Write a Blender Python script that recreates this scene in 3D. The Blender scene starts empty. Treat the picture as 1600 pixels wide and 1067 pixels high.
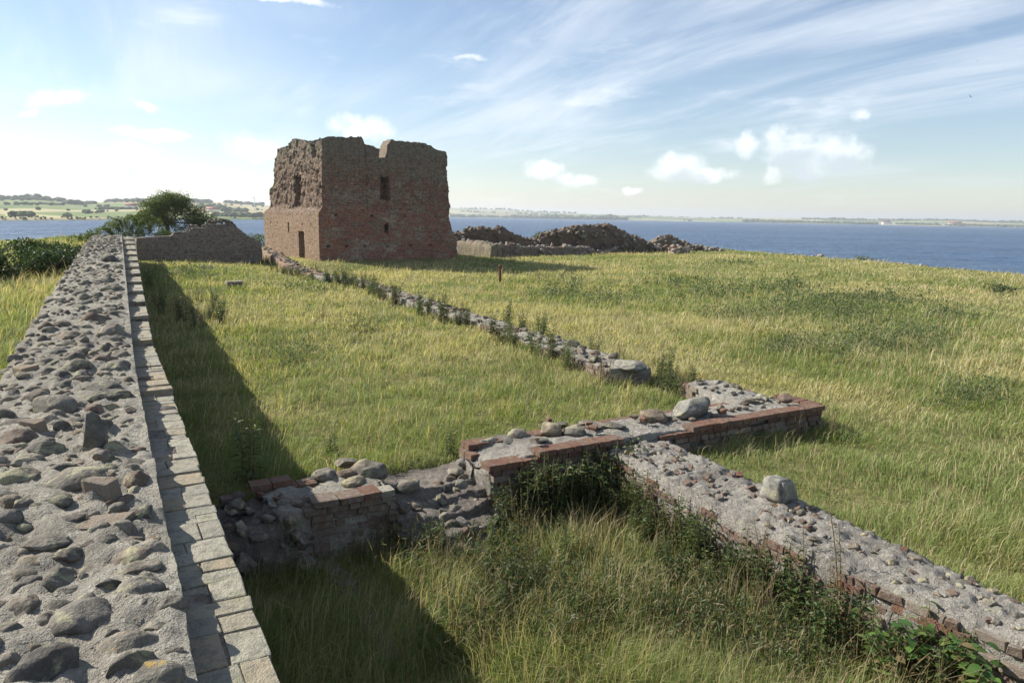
import bpy, bmesh, math, random
import numpy as np
from mathutils import Vector, Matrix, Euler
random.seed(7); RNG = np.random.default_rng(11)
SC = bpy.context.scene; COL = SC.collection
RAD = math.radians

# ---------------------------------------------------------------- camera
FPX, CX, CY, ZC = 1150.0, 800.0, 533.5, 3.5          # focal length in pixels of the 1600 px wide photograph
PITCH, ROLL = RAD(9.65), RAD(1.0)
_f = np.array([0, math.cos(PITCH), -math.sin(PITCH)]); _r = np.array([1.0, 0, 0]); _u = np.cross(_r, _f)
CR = math.cos(ROLL)*_r + math.sin(ROLL)*_u
CU = -math.sin(ROLL)*_r + math.cos(ROLL)*_u
cam_d = bpy.data.cameras.new('camera'); cam = bpy.data.objects.new('camera', cam_d); COL.objects.link(cam)
cam_d.sensor_width = 36; cam_d.lens = 36*FPX/1600; cam_d.clip_start = 0.05; cam_d.clip_end = 40000
cam.matrix_world = Matrix(((CR[0], CU[0], -_f[0], 0), (CR[1], CU[1], -_f[1], 0), (CR[2], CU[2], -_f[2], ZC), (0, 0, 0, 1)))
SC.camera = cam
def ray(x, y): return _f + CR*(x-CX)/FPX + CU*(CY-y)/FPX
def at_z(x, y, z):
    d = ray(x, y); return np.array([0, 0, ZC]) + d*(z-ZC)/d[2]
def at_Y(x, y, Y):
    d = ray(x, y); return np.array([0, 0, ZC]) + d*Y/d[1]
def m_per_px(p): return float((np.asarray(p)-np.array([0, 0, ZC])) @ _f)/FPX

# ---------------------------------------------------------------- node helper
class NG:
    def __init__(self, tree):
        self.t = tree; tree.nodes.clear()
    def n(self, typ, ins=None, **props):
        nd = self.t.nodes.new(typ)
        for k, v in props.items(): setattr(nd, k, v)
        for k, v in (ins or {}).items():
            s = nd.inputs[k]
            if isinstance(v, bpy.types.NodeSocket): self.t.links.new(v, s)
            else: s.default_value = v
        return nd
    def math(self, op, a, b=0.0, c=None, clamp=False):
        nd = self.n('ShaderNodeMath', operation=op, use_clamp=clamp)
        for i, v in enumerate((a, b, c)):
            if v is None: continue
            if isinstance(v, bpy.types.NodeSocket): self.t.links.new(v, nd.inputs[i])
            else: nd.inputs[i].default_value = v
        return nd.outputs[0]
    def vmath(self, op, a, b=(0, 0, 0)):
        nd = self.n('ShaderNodeVectorMath', operation=op)
        for i, v in enumerate((a, b)):
            if isinstance(v, bpy.types.NodeSocket): self.t.links.new(v, nd.inputs[i])
            elif op == 'SCALE' and i == 1: pass
            else: nd.inputs[i].default_value = v
        if op == 'SCALE':
            if isinstance(b, bpy.types.NodeSocket): self.t.links.new(b, nd.inputs['Scale'])
            else: nd.inputs['Scale'].default_value = b
        return nd.outputs['Value'] if op in ('DOT_PRODUCT', 'LENGTH') else nd.outputs['Vector']
    def noise(self, vec, scale, detail=4, rough=0.55, dist=0.0):
        ins = {'Scale': scale, 'Detail': detail, 'Roughness': rough, 'Distortion': dist}
        if vec is not None: ins['Vector'] = vec
        return self.n('ShaderNodeTexNoise', ins).outputs['Fac']
    def voro(self, vec, scale, feature='F1', rnd=1.0):
        return self.n('ShaderNodeTexVoronoi', {'Vector': vec, 'Scale': scale, 'Randomness': rnd}, feature=feature)
    def ramp(self, fac, stops, interp='LINEAR'):
        nd = self.n('ShaderNodeValToRGB', {'Fac': fac}); cr = nd.color_ramp; cr.interpolation = interp
        while len(cr.elements) < len(stops): cr.elements.new(0.5)
        for e, (p, c) in zip(cr.elements, stops):
            e.position = p; e.color = (c, c, c, 1) if isinstance(c, (int, float)) else (*c, 1)
        return nd.outputs['Color']
    def sstep(self, x, a, b):
        nd = self.n('ShaderNodeMapRange', {'Value': x, 'From Min': a, 'From Max': b}, interpolation_type='SMOOTHSTEP')
        return nd.outputs[0]
    def mix(self, fac, a, b, blend='MIX'):
        nd = self.n('ShaderNodeMix', data_type='RGBA', blend_type=blend)
        for s, v in ((nd.inputs[0], fac), (nd.inputs[6], a), (nd.inputs[7], b)):
            if isinstance(v, bpy.types.NodeSocket): self.t.links.new(v, s)
            else: s.default_value = v if isinstance(v, (int, float)) else (*v, 1)
        return nd.outputs[2]
    def bump(self, h, strength=0.5, dist=0.02, normal=None):
        ins = {'Height': h, 'Strength': strength, 'Distance': dist}
        if normal is not None: ins['Normal'] = normal
        return self.n('ShaderNodeBump', ins).outputs[0]
    def out(self, shader, kind='ShaderNodeOutputMaterial', sock='Surface'):
        o = self.n(kind); self.t.links.new(shader, o.inputs[sock]); return o
    def principled(self, color, rough=0.9, normal=None, spec=0.3, **kw):
        ins = {'Base Color': color if isinstance(color, bpy.types.NodeSocket) else (*color, 1), 'Roughness': rough, 'Specular IOR Level': spec}
        if normal is not None: ins['Normal'] = normal
        ins.update(kw)
        return self.n('ShaderNodeBsdfPrincipled', ins).outputs[0]

# ---------------------------------------------------------------- world: sky with clouds, one sun
SUN_AZ, SUN_EL = RAD(-20.0), RAD(33.5)                 # SUN_AZ: heading in which the light travels, from +X
sun_dir = np.array([-math.cos(SUN_EL)*math.cos(SUN_AZ), -math.cos(SUN_EL)*math.sin(SUN_AZ), math.sin(SUN_EL)])   # towards the sun
world = bpy.data.worlds.new('World'); SC.world = world; world.use_nodes = True
w = NG(world.node_tree)
sky = w.n('ShaderNodeTexSky', sky_type='NISHITA', sun_disc=False, sun_elevation=SUN_EL,
          sun_rotation=math.atan2(sun_dir[0], sun_dir[1]), altitude=0.0, air_density=1.0, dust_density=0.25, ozone_density=1.5)
dirv = w.n('ShaderNodeTexCoord').outputs['Generated']
sep = w.n('ShaderNodeSeparateXYZ', {'Vector': dirv}); dz = sep.outputs['Z']
# high thin cirrus, streaks on a flat layer, everywhere in the sky
inv = w.math('DIVIDE', 1.0, w.math('ADD', w.math('MAXIMUM', dz, 0.0), 0.10))
plane = w.vmath('MULTIPLY', w.vmath('SCALE', dirv, inv), (1, 1, 0))
mp = w.n('ShaderNodeMapping', {'Vector': w.n('ShaderNodeMapping', {'Vector': plane, 'Rotation': (0, 0, RAD(62))}).outputs[0], 'Scale': (0.42, 1.5, 1)}).outputs[0]
c1 = w.noise(mp, 1.1, 7, 0.62, 0.5)
c2 = w.noise(plane, 0.34, 3, 0.5)
cir = w.math('MULTIPLY', w.sstep(c1, 0.36, 0.74), w.sstep(c2, 0.36, 0.56))
cir = w.math('MULTIPLY', cir, w.sstep(dz, 0.015, 0.10))
# cumulus: noise layer all round low above the horizon, and the heaps that stand in the view
warp = w.n('ShaderNodeTexNoise', {'Vector': dirv, 'Scale': 9.0, 'Detail': 5, 'Roughness': 0.6}).outputs['Color']
dirw = w.vmath('ADD', dirv, w.vmath('SCALE', w.vmath('SUBTRACT', warp, (0.5, 0.5, 0.5)), 0.055))
puffs = [(92, 147, 42, 14), (40, 163, 16, 6), (228, 160, 16, 7), (60, 250, 64, 24), (205, 252, 44, 38), (235, 205, 52, 12), (388, 215, 50, 20),
         (345, 276, 60, 16), (570, 194, 56, 20), (738, 90, 26, 7), (440, 1, 70, 6), (845, 256, 32, 15), (895, 270, 40, 13), (990, 293, 17, 7), (1066, 258, 48, 24), (1110, 268, 34, 14), (1160, 220, 22, 22),
         (1238, 224, 60, 32), (1305, 230, 52, 30), (1270, 250, 70, 20), (1275, 266, 32, 9), (1203, 268, 18, 10), (1345, 172, 16, 12)]
def heaps(dv, some):
    best = None
    for (px, py, rx, ry) in some:
        c = ray(px, py); c /= np.linalg.norm(c)
        rt = np.cross(c, [0, 0, 1]); rt /= np.linalg.norm(rt); up = np.cross(rt, c); k = FPX*1.02
        ax = w.vmath('DOT_PRODUCT', dv, tuple(rt*k/rx)); ay = w.math('ADD', w.vmath('DOT_PRODUCT', dv, tuple(up*k/ry)), 0.35)       # flatter undersides
        fz = w.math('SUBTRACT', 1.0, w.math('ADD', w.math('MULTIPLY', ax, ax), w.math('MULTIPLY', ay, ay)))
        best = fz if best is None else w.math('SMOOTH_MAX', best, fz, 0.25)
    return w.math('SUBTRACT', best, w.math('MULTIPLY', w.math('LESS_THAN', w.vmath('DOT_PRODUCT', dv, (0, 1, 0)), 0.2), 9.0))
best = heaps(dirw, puffs)
above = heaps(w.vmath('ADD', dirw, (-0.008, 0, 0.017)), [q for q in puffs if q[0] in (60, 205, 845, 1066, 1238, 1305, 1270)])
fine = w.noise(dirv, 38.0, 6, 0.62)
med = w.noise(dirv, 7.0, 4, 0.55)
dens = w.math('ADD', best, w.math('MULTIPLY', w.math('SUBTRACT', fine, 0.55), 2.6))
cum = w.sstep(dens, -0.40, 1.35)
strat = w.n('ShaderNodeMapping', {'Vector': dirv, 'Scale': (5, 5, 22)}).outputs[0]
gen = w.math('MULTIPLY', w.sstep(w.noise(strat, 1.0, 6, 0.6), 0.56, 0.74), w.math('MULTIPLY', w.sstep(dz, 0.0, 0.05), w.sstep(dz, 0.34, 0.14)))
cov = w.math('MAXIMUM', w.math('MULTIPLY', cum, 0.80), w.math('MULTIPLY', gen, 0.38))
shade = w.math('MAXIMUM', w.math('MULTIPLY', w.sstep(w.noise(dirv, 22.0, 4, 0.5), 0.46, 0.70), 0.6), w.sstep(w.math('ADD', above, w.math('MULTIPLY', w.math('SUBTRACT', fine, 0.5), 2.0)), 0.1, 1.0))
skyc = w.mix(0.06, w.mix(1.0, sky.outputs['Color'], (0.95, 0.96, 1.0), 'MULTIPLY'), (5.6, 5.9, 6.2))
CLOUD_LIT, CLOUD_LOW = (10.2, 10.3, 10.4), (5.6, 6.2, 6.9)
c = w.mix(w.math('MULTIPLY', cir, 0.62), skyc, (7.6, 8.0, 8.5))
c = w.mix(cov, c, w.mix(shade, CLOUD_LIT, CLOUD_LOW))
w.out(w.n('ShaderNodeBackground', {'Color': c, 'Strength': 0.076}).outputs[0], 'ShaderNodeOutputWorld')

sun_d = bpy.data.lights.new('sun', 'SUN'); sun_d.energy = 5.0; sun_d.angle = RAD(0.55); sun_d.color = (1.0, 0.94, 0.84)
sun = bpy.data.objects.new('sun', sun_d); COL.objects.link(sun)
sun.rotation_euler = Vector(sun_dir).to_track_quat('Z', 'Y').to_euler(); sun.location = (-40, 0, 60)
SC.view_settings.view_transform = 'Standard'; SC.view_settings.look = 'None'
SC.view_settings.exposure = 0.90; SC.view_settings.gamma = 1.0; SC.view_settings.use_curve_mapping = False
SC.render.engine = 'CYCLES'
cy = SC.cycles; cy.max_bounces = 5; cy.diffuse_bounces = 3; cy.glossy_bounces = 2; cy.transmission_bounces = 2; cy.volume_bounces = 0
cy.transparent_max_bounces = 4; cy.use_denoising = True; cy.caustics_reflective = False; cy.caustics_refractive = False
cy.sample_clamp_indirect = 4.0

# ---------------------------------------------------------------- numpy noise
def _hash(i, j, k, s):
    n = (i*374761393 + j*668265263 + k*2147483647 + s*1274126177) & 0xffffffff
    n = ((n ^ (n >> 13))*1274126177) & 0xffffffff
    return ((n ^ (n >> 16)) & 0xffff)/65535.0
def vnoise(p, seed=0):
    p = np.asarray(p, float); f0 = np.floor(p).astype(np.int64); f = p-f0; f = f*f*(3-2*f); r = 0
    for a in (0, 1):
        for b in (0, 1):
            for c_ in (0, 1):
                wgt = (f[:, 0] if a else 1-f[:, 0])*(f[:, 1] if b else 1-f[:, 1])*(f[:, 2] if c_ else 1-f[:, 2])
                r = r + wgt*_hash(f0[:, 0]+a, f0[:, 1]+b, f0[:, 2]+c_, seed)
    return r*2-1
def fbm(p, oct=4, seed=0, gain=0.5):
    p = np.asarray(p, float); a = 1.0; r = 0; tot = 0
    for o in range(oct):
        r = r + a*vnoise(p*2.0**o + o*17.3, seed+o); tot += a; a *= gain
    return r/tot
def fbm2(x, y, scale, oct=4, seed=0, gain=0.5):
    x = np.asarray(x, float); sh = x.shape
    p = np.stack([x.ravel()*scale, np.asarray(y, float).ravel()*scale, np.zeros(x.size)+0.37], 1)
    return fbm(p, oct, seed, gain).reshape(sh)
def sst(x, a, b):
    t = np.clip((x-a)/(b-a), 0, 1); return t*t*(3-2*t)

# ---------------------------------------------------------------- object helpers
def link(o, parent=None):
    COL.objects.link(o)
    if parent is not None: o.parent = parent
    return o
def tag(o, label=None, cat=None, group=None, kind=None):
    for k, v in (('label', label), ('category', cat), ('group', group), ('kind', kind)):
        if v: o[k] = v
    return o
def empty(name, loc=(0, 0, 0), rz=0.0):
    o = bpy.data.objects.new(name, None); COL.objects.link(o); o.location = loc; o.rotation_euler = (0, 0, rz); o.empty_display_size = 0.2
    return o
def mesh_np(name, V, faces, mat=None, smooth=False):
    me = bpy.data.meshes.new(name); V = np.asarray(V, np.float32)
    me.vertices.add(len(V)); me.vertices.foreach_set('co', V.ravel())
    flat = []; starts = []; n = 0
    if not isinstance(faces, (list, tuple)): faces = [faces]
    for F in faces:
        F = np.asarray(F, np.int32)
        if len(F) == 0: continue
        k = F.shape[1]; flat.append(F.ravel()); starts.append(n+np.arange(len(F))*k); n += F.size
    flat = np.concatenate(flat); starts = np.concatenate(starts)
    me.loops.add(n); me.loops.foreach_set('vertex_index', flat)
    me.polygons.add(len(starts)); me.polygons.foreach_set('loop_start', starts.astype(np.int32))
    if smooth: me.polygons.foreach_set('use_smooth', np.ones(len(starts), bool))
    me.update(calc_edges=True); me.validate()
    if mat: me.materials.append(mat)
    return me
def obj(name, me, parent=None): return link(bpy.data.objects.new(name, me), parent)
def grid_faces(ni, nj, off=0, flip=False):
    i, j = np.meshgrid(np.arange(ni-1), np.arange(nj-1), indexing='ij'); a = (i*nj+j).ravel()+off
    F = np.stack([a, a+nj, a+nj+1, a+1], 1)
    return F[:, ::-1] if flip else F
def add_color(me, rgb, name='tint'):
    at = me.color_attributes.new(name, 'FLOAT_COLOR', 'POINT')
    at.data.foreach_set('color', np.concatenate([rgb, np.ones((len(rgb), 1))], 1).astype(np.float32).ravel())
def material(name):
    m = bpy.data.materials.new(name); m.use_nodes = True; return m, NG(m.node_tree)

# ---------------------------------------------------------------- materials
def mat_stone(name, tones, lichen=0.5, orange=0.5, bump=0.5, scale=1.0):
    m, g = material(name)
    oc = g.n('ShaderNodeTexCoord').outputs['Object']
    geo = g.n('ShaderNodeNewGeometry'); rnd = g.n('ShaderNodeObjectInfo').outputs['Random']
    r = g.math('FRACT', g.math('ADD', rnd, g.math('MULTIPLY', geo.outputs['Random Per Island'], 0.731)))
    pos = g.vmath('ADD', geo.outputs['Position'], g.n('ShaderNodeCombineXYZ', {'X': g.math('MULTIPLY', r, 37.0)}).outputs[0])
    k = len(tones)
    col = g.ramp(r, [((i+0.5)/k, t) for i, t in enumerate(tones)])
    n1 = g.noise(pos, 9*scale, 6, 0.65); n2 = g.noise(pos, 60*scale, 4, 0.6)
    col = g.mix(g.sstep(n1, 0.35, 0.7), g.mix(1.0, col, (0.5, 0.5, 0.5), 'MULTIPLY'), col)
    col = g.mix(g.math('MULTIPLY', g.sstep(n2, 0.45, 0.7), 0.45), col, g.mix(1.0, col, (1.7, 1.68, 1.6), 'MULTIPLY'))
    l1 = g.noise(pos, 5.5*scale, 7, 0.7, 0.6)
    col = g.mix(g.math('MULTIPLY', g.sstep(l1, 0.53, 0.62), lichen), col, (0.33, 0.315, 0.195))
    l2 = g.noise(g.vmath('ADD', pos, (9.1, 3.3, 1.7)), 4.2*scale, 7, 0.72, 0.8)
    col = g.mix(g.math('MULTIPLY', g.sstep(l2, 0.62, 0.68), orange), col, (0.36, 0.23, 0.055))
    h = g.math('ADD', g.math('MULTIPLY', n1, 0.8), g.math('MULTIPLY', n2, 0.35))
    g.out(g.principled(col, 0.92, g.bump(h, bump, 0.03), 0.2))
    return m
GREYS = [(0.13, 0.12, 0.105), (0.24, 0.215, 0.175), (0.155, 0.145, 0.12), (0.29, 0.26, 0.21), (0.19, 0.14, 0.105), (0.17, 0.16, 0.14), (0.25, 0.21, 0.155)]
M_STONE = mat_stone('field_stone', GREYS, 0.7, 0.7, 1.0)
M_BOULDER = mat_stone('pale_boulder', [(0.25, 0.24, 0.21), (0.29, 0.275, 0.24), (0.22, 0.215, 0.195)], 0.5, 0.2, 0.8)
M_FAR_STONE = mat_stone('far_stone', [(0.36, 0.33, 0.28), (0.27, 0.25, 0.22), (0.42, 0.39, 0.34), (0.30, 0.19, 0.14)], 0.3, 0.2, 0.3)
M_TAN_STONE = mat_stone('tan_stone', [(0.22, 0.185, 0.135), (0.26, 0.215, 0.155), (0.19, 0.16, 0.12)], 0.4, 0.1, 0.8)
M_DARK_RUBBLE = mat_stone('dark_rubble', [(0.14, 0.115, 0.095), (0.19, 0.15, 0.115), (0.16, 0.11, 0.085), (0.25, 0.22, 0.18)], 0.4, 0.1, 0.6)
def mat_mortar(name, base, dark, pale, chips=0.5, scale=1.0):
    m, g = material(name); geo = g.n('ShaderNodeNewGeometry'); pos = geo.outputs['Position']
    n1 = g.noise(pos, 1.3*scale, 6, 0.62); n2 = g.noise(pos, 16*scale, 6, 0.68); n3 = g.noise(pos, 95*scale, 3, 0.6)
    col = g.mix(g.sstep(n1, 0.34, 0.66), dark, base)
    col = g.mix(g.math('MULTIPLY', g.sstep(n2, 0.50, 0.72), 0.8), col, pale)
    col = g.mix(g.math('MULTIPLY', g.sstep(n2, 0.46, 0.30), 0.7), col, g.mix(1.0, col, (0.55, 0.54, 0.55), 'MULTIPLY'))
    vo = g.voro(pos, 42*scale); ch = g.sstep(vo.outputs['Distance'], 0.34, 0.20)
    pick = g.sstep(g.n('ShaderNodeSeparateColor', {'Color': vo.outputs['Color']}).outputs[0], 0.60, 0.66)
    ch = g.math('MULTIPLY', ch, pick)
    col = g.mix(g.math('MULTIPLY', ch, chips), col, g.mix(g.n('ShaderNodeSeparateColor', {'Color': vo.outputs['Color']}).outputs[1], (0.13, 0.12, 0.12), (0.45, 0.40, 0.36)))
    col = g.mix(g.math('MULTIPLY', g.sstep(g.noise(g.vmath('ADD', pos, (3, 8, 1)), 3.4*scale, 6, 0.7, 0.5), 0.56, 0.66), 0.35), col, (0.27, 0.28, 0.19))
    wv_ = g.vmath('ADD', pos, g.vmath('SCALE', g.n('ShaderNodeTexNoise', {'Vector': pos, 'Scale': 9.0, 'Detail': 4}).outputs['Color'], 0.35))
    crk = g.math('MULTIPLY', g.sstep(g.voro(wv_, 5.5*scale, 'DISTANCE_TO_EDGE').outputs['Distance'], 0.03, 0.0), g.sstep(n1, 0.50, 0.62))
    col = g.mix(g.math('MULTIPLY', crk, 0.35), col, (0.09, 0.085, 0.075))
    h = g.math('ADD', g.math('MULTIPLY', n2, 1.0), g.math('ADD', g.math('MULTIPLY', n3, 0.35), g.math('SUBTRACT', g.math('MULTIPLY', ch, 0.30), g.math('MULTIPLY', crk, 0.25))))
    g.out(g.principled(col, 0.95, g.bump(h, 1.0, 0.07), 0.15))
    return m
M_MORTAR = mat_mortar('grey_lime_mortar', (0.385, 0.36, 0.30), (0.26, 0.24, 0.20), (0.50, 0.475, 0.41))
M_MORTAR_PALE = mat_mortar('pale_lime_mortar', (0.37, 0.345, 0.30), (0.22, 0.205, 0.18), (0.54, 0.515, 0.465), 0.8)
M_EARTH = mat_mortar('packed_earth', (0.26, 0.23, 0.20), (0.15, 0.13, 0.11), (0.36, 0.33, 0.30), 0.7)
def mat_brick(name, tones, dirt, dirt_amt, moss=0.2):
    m, g = material(name); geo = g.n('ShaderNodeNewGeometry'); rnd = g.n('ShaderNodeObjectInfo').outputs['Random']
    r = g.math('FRACT', g.math('ADD', rnd, g.math('MULTIPLY', geo.outputs['Random Per Island'], 0.731)))
    pos = geo.outputs['Position']; k = len(tones)
    col = g.ramp(r, [((i+0.5)/k, t) for i, t in enumerate(tones)])
    n1 = g.noise(pos, 14, 6, 0.66); n2 = g.noise(pos, 90, 4, 0.65)
    col = g.mix(g.math('MULTIPLY', g.sstep(n1, 0.44, 0.66), dirt_amt), col, dirt)
    col = g.mix(g.math('MULTIPLY', g.sstep(n2, 0.52, 0.70), 0.5), col, g.mix(1.0, col, (0.5, 0.48, 0.46), 'MULTIPLY'))
    col = g.mix(g.math('MULTIPLY', g.sstep(g.noise(pos, 5, 6, 0.7, 0.5), 0.56, 0.66), moss), col, (0.22, 0.22, 0.12))
    h = g.math('ADD', n1, g.math('MULTIPLY', n2, 0.5))
    g.out(g.principled(col, 0.93, g.bump(h, 1.0, 0.028), 0.15)); return m
M_BRICK_PALE = mat_brick('weathered_pale_brick', [(0.35, 0.33, 0.26), (0.28, 0.265, 0.215), (0.38, 0.36, 0.285), (0.32, 0.285, 0.215), (0.37, 0.30, 0.205), (0.30, 0.285, 0.235)], (0.19, 0.185, 0.155), 0.75, 0.4)
M_BRICK_TAN = mat_brick('tan_brick', [(0.27, 0.215, 0.155), (0.23, 0.19, 0.15), (0.29, 0.22, 0.15)], (0.20, 0.19, 0.165), 0.7, 0.4)
M_BRICK_RED = mat_brick('red_brick', [(0.175, 0.088, 0.06), (0.14, 0.075, 0.055), (0.20, 0.11, 0.072), (0.165, 0.105, 0.08)], (0.20, 0.17, 0.14), 0.7, 0.3)
M_BRICK_DULL = mat_brick('dull_brown_brick', [(0.16, 0.105, 0.08), (0.19, 0.14, 0.105), (0.14, 0.095, 0.075), (0.22, 0.18, 0.145)], (0.25, 0.23, 0.20), 0.7, 0.3)
def mat_masonry(name, tones, joint, bw, bh, speck=0.3, top=None, rough_from=None, rubble=0.0):
    """brick courses too small to model; local X runs along the wall and local Z up"""
    m, g = material(name); oc = g.n('ShaderNodeTexCoord').outputs['Object']; s = g.n('ShaderNodeSeparateXYZ', {'Vector': oc})
    wob = g.math('MULTIPLY', g.math('SUBTRACT', g.noise(oc, 1.1, 3), 0.5), 0.10)
    vec = g.n('ShaderNodeCombineXYZ', {'X': g.math('ADD', s.outputs[0], s.outputs[1]), 'Y': g.math('ADD', s.outputs[2], wob)}).outputs[0]
    bt = g.n('ShaderNodeTexBrick', {'Vector': vec, 'Color1': (0, 0, 0, 1), 'Color2': (1, 1, 1, 1), 'Mortar': (0.5, 0.5, 0.5, 1), 'Scale': 1.0, 'Mortar Size': 0.016,
              'Mortar Smooth': 0.3, 'Bias': 0.0, 'Brick Width': bw, 'Row Height': bh})
    k = len(tones)
    r = g.n('ShaderNodeSeparateColor', {'Color': bt.outputs['Color']}).outputs[0]
    patch = g.noise(oc, 0.55, 5, 0.6); big = g.noise(g.vmath('ADD', oc, (5, 2, 8)), 0.22, 3, 0.5)
    mixv = g.math('ADD', g.math('MULTIPLY', r, 0.40), g.math('MULTIPLY', g.sstep(patch, 0.34, 0.66), 0.6))
    col = g.ramp(mixv, [((i+0.5)/k, t) for i, t in enumerate(tones)])
    n2 = g.noise(oc, 5.5, 6, 0.7); n3 = g.noise(oc, 22, 4, 0.65)
    bandv = g.n('ShaderNodeCombineXYZ', {'X': g.math('MULTIPLY', g.math('ADD', s.outputs[0], s.outputs[1]), 0.8), 'Y': g.math('MULTIPLY', s.outputs[2], 5.0)}).outputs[0]
    bands = g.noise(bandv, 1.0, 4, 0.65)
    col = g.mix(g.sstep(bands, 0.50, 0.30), col, g.mix(1.0, col, (0.58, 0.54, 0.52), 'MULTIPLY'))
    col = g.mix(g.math('MULTIPLY', g.sstep(bands, 0.56, 0.74), 0.6), col, g.mix(1.0, col, (1.55, 1.45, 1.35), 'MULTIPLY'))
    if rough_from is not None:
        vr = g.voro(oc, 6.5); vc = g.n('ShaderNodeSeparateColor', {'Color': vr.outputs['Color']})
        rub = g.ramp(vc.outputs[0], [(0.0, (0.17, 0.105, 0.08)), (0.3, (0.28, 0.145, 0.105)), (0.55, (0.34, 0.24, 0.165)), (0.8, (0.25, 0.15, 0.11)), (1.0, (0.44, 0.35, 0.27))])
        rub = g.mix(g.sstep(vr.outputs['Distance'], 0.35, 0.62), rub, (0.12, 0.085, 0.065))
        col = g.mix(g.math('MULTIPLY', g.sstep(g.math('ADD', s.outputs[2], g.math('MULTIPLY', patch, 1.2)), rough_from+0.3, rough_from+0.9), rubble), col, rub)
    col = g.mix(g.math('MULTIPLY', bt.outputs['Fac'], 0.8), col, joint)
    col = g.mix(g.sstep(n2, 0.56, 0.36), col, g.mix(1.0, col, (0.55, 0.52, 0.5), 'MULTIPLY'))
    vo = g.voro(g.vmath('MULTIPLY', oc, (1, 1, 2.2)), 3.1); pick = g.n('ShaderNodeSeparateColor', {'Color': vo.outputs['Color']})
    sp = g.math('MULTIPLY', g.sstep(vo.outputs['Distance'], 0.34, 0.14), g.math('GREATER_THAN', pick.outputs[0], g.math('ADD', 0.50, g.math('MULTIPLY', g.sstep(big, 0.42, 0.62), 0.42))))
    zz = s.outputs[2]
    if rough_from is not None: sp = g.math('MULTIPLY', sp, g.sstep(zz, rough_from-1.2, rough_from+0.6))
    col = g.mix(g.math('MULTIPLY', sp, speck), col, g.mix(pick.outputs[1], (0.42, 0.39, 0.35), (0.66, 0.62, 0.57)))
    if top is not None:
        t = g.sstep(g.math('ADD', zz, g.math('MULTIPLY', g.math('SUBTRACT', patch, 0.5), 4.0)), top[0], top[1])
        col = g.mix(g.math('MULTIPLY', t, 0.75), col, g.mix(g.sstep(n2, 0.35, 0.65), (0.15, 0.135, 0.10), (0.25, 0.23, 0.175)))
    h = g.math('ADD', g.math('MULTIPLY', n2, 0.6), g.math('ADD', g.math('MULTIPLY', n3, 0.5), g.math('ADD', g.math('MULTIPLY', bt.outputs['Fac'], -0.35), g.math('MULTIPLY', sp, 0.4))))
    g.out(g.principled(col, 0.95, g.bump(h, 0.9, 0.10), 0.1)); return m
M_TOWER_FRONT = mat_masonry('tower_red_brickwork', [(0.24, 0.195, 0.155), (0.30, 0.13, 0.085), (0.35, 0.16, 0.105), (0.29, 0.22, 0.17), (0.44, 0.32, 0.23)], (0.30, 0.26, 0.21), 0.42, 0.19, 0.8, (5.4, 8.4), 4.0, 0.35)
M_TOWER_SIDE = mat_masonry('tower_tan_brickwork', [(0.26, 0.17, 0.11), (0.34, 0.24, 0.155), (0.31, 0.185, 0.12), (0.38, 0.29, 0.20)], (0.34, 0.30, 0.24), 0.28, 0.10, 0.5, (6.4, 9.2), 3.4, 0.85)
M_WALL_BRICK = mat_masonry('grey_brown_brickwork', [(0.20, 0.15, 0.115), (0.26, 0.205, 0.155), (0.23, 0.165, 0.125), (0.30, 0.25, 0.20)], (0.32, 0.29, 0.25), 0.28, 0.10, 0.2)
def mat_leaf(name, rough=0.6, trans=0.35, attr='tint', spec=0.25):
    m, g = material(name); col = g.n('ShaderNodeAttribute', attribute_name=attr).outputs['Color']
    rnd = g.n('ShaderNodeObjectInfo').outputs['Random']
    col = g.mix(1.0, col, g.ramp(rnd, [(0, 0.85), (1, 1.12)]), 'MULTIPLY')
    p = g.principled(col, rough, None, spec)
    tcol = g.mix(1.0, col, (1.25, 1.25, 0.7), 'MULTIPLY')
    tr = g.n('ShaderNodeBsdfTranslucent', {'Color': tcol}).outputs[0]
    ms = g.n('ShaderNodeMixShader', {'Fac': trans}); g.t.links.new(p, ms.inputs[1]); g.t.links.new(tr, ms.inputs[2])
    g.out(ms.outputs[0]); return m
M_GRASS = mat_leaf('grass_blade', 0.6, 0.40)
M_LEAF = mat_leaf('leaf', 0.5, 0.35, spec=0.3)
M_STEM, _g = material('plant_stem'); _g.out(_g.principled((0.15, 0.12, 0.06), 0.8))
M_BARK, _g = material('tree_bark'); _n = _g.noise(_g.n('ShaderNodeNewGeometry').outputs['Position'], 14, 5)
_g.out(_g.principled(_g.mix(_n, (0.09, 0.075, 0.06), (0.22, 0.20, 0.17)), 0.9, _g.bump(_n, 0.6, 0.02)))
M_POST, _g = material('red_brown_wood'); _tc = _g.n('ShaderNodeTexCoord').outputs['Object']
_n = _g.noise(_g.vmath('MULTIPLY', _tc, (30, 30, 2.5)), 1.0, 5)
_g.out(_g.principled(_g.mix(_n, (0.10, 0.035, 0.025), (0.20, 0.075, 0.05)), 0.7, _g.bump(_n, 0.5, 0.01)))

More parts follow.
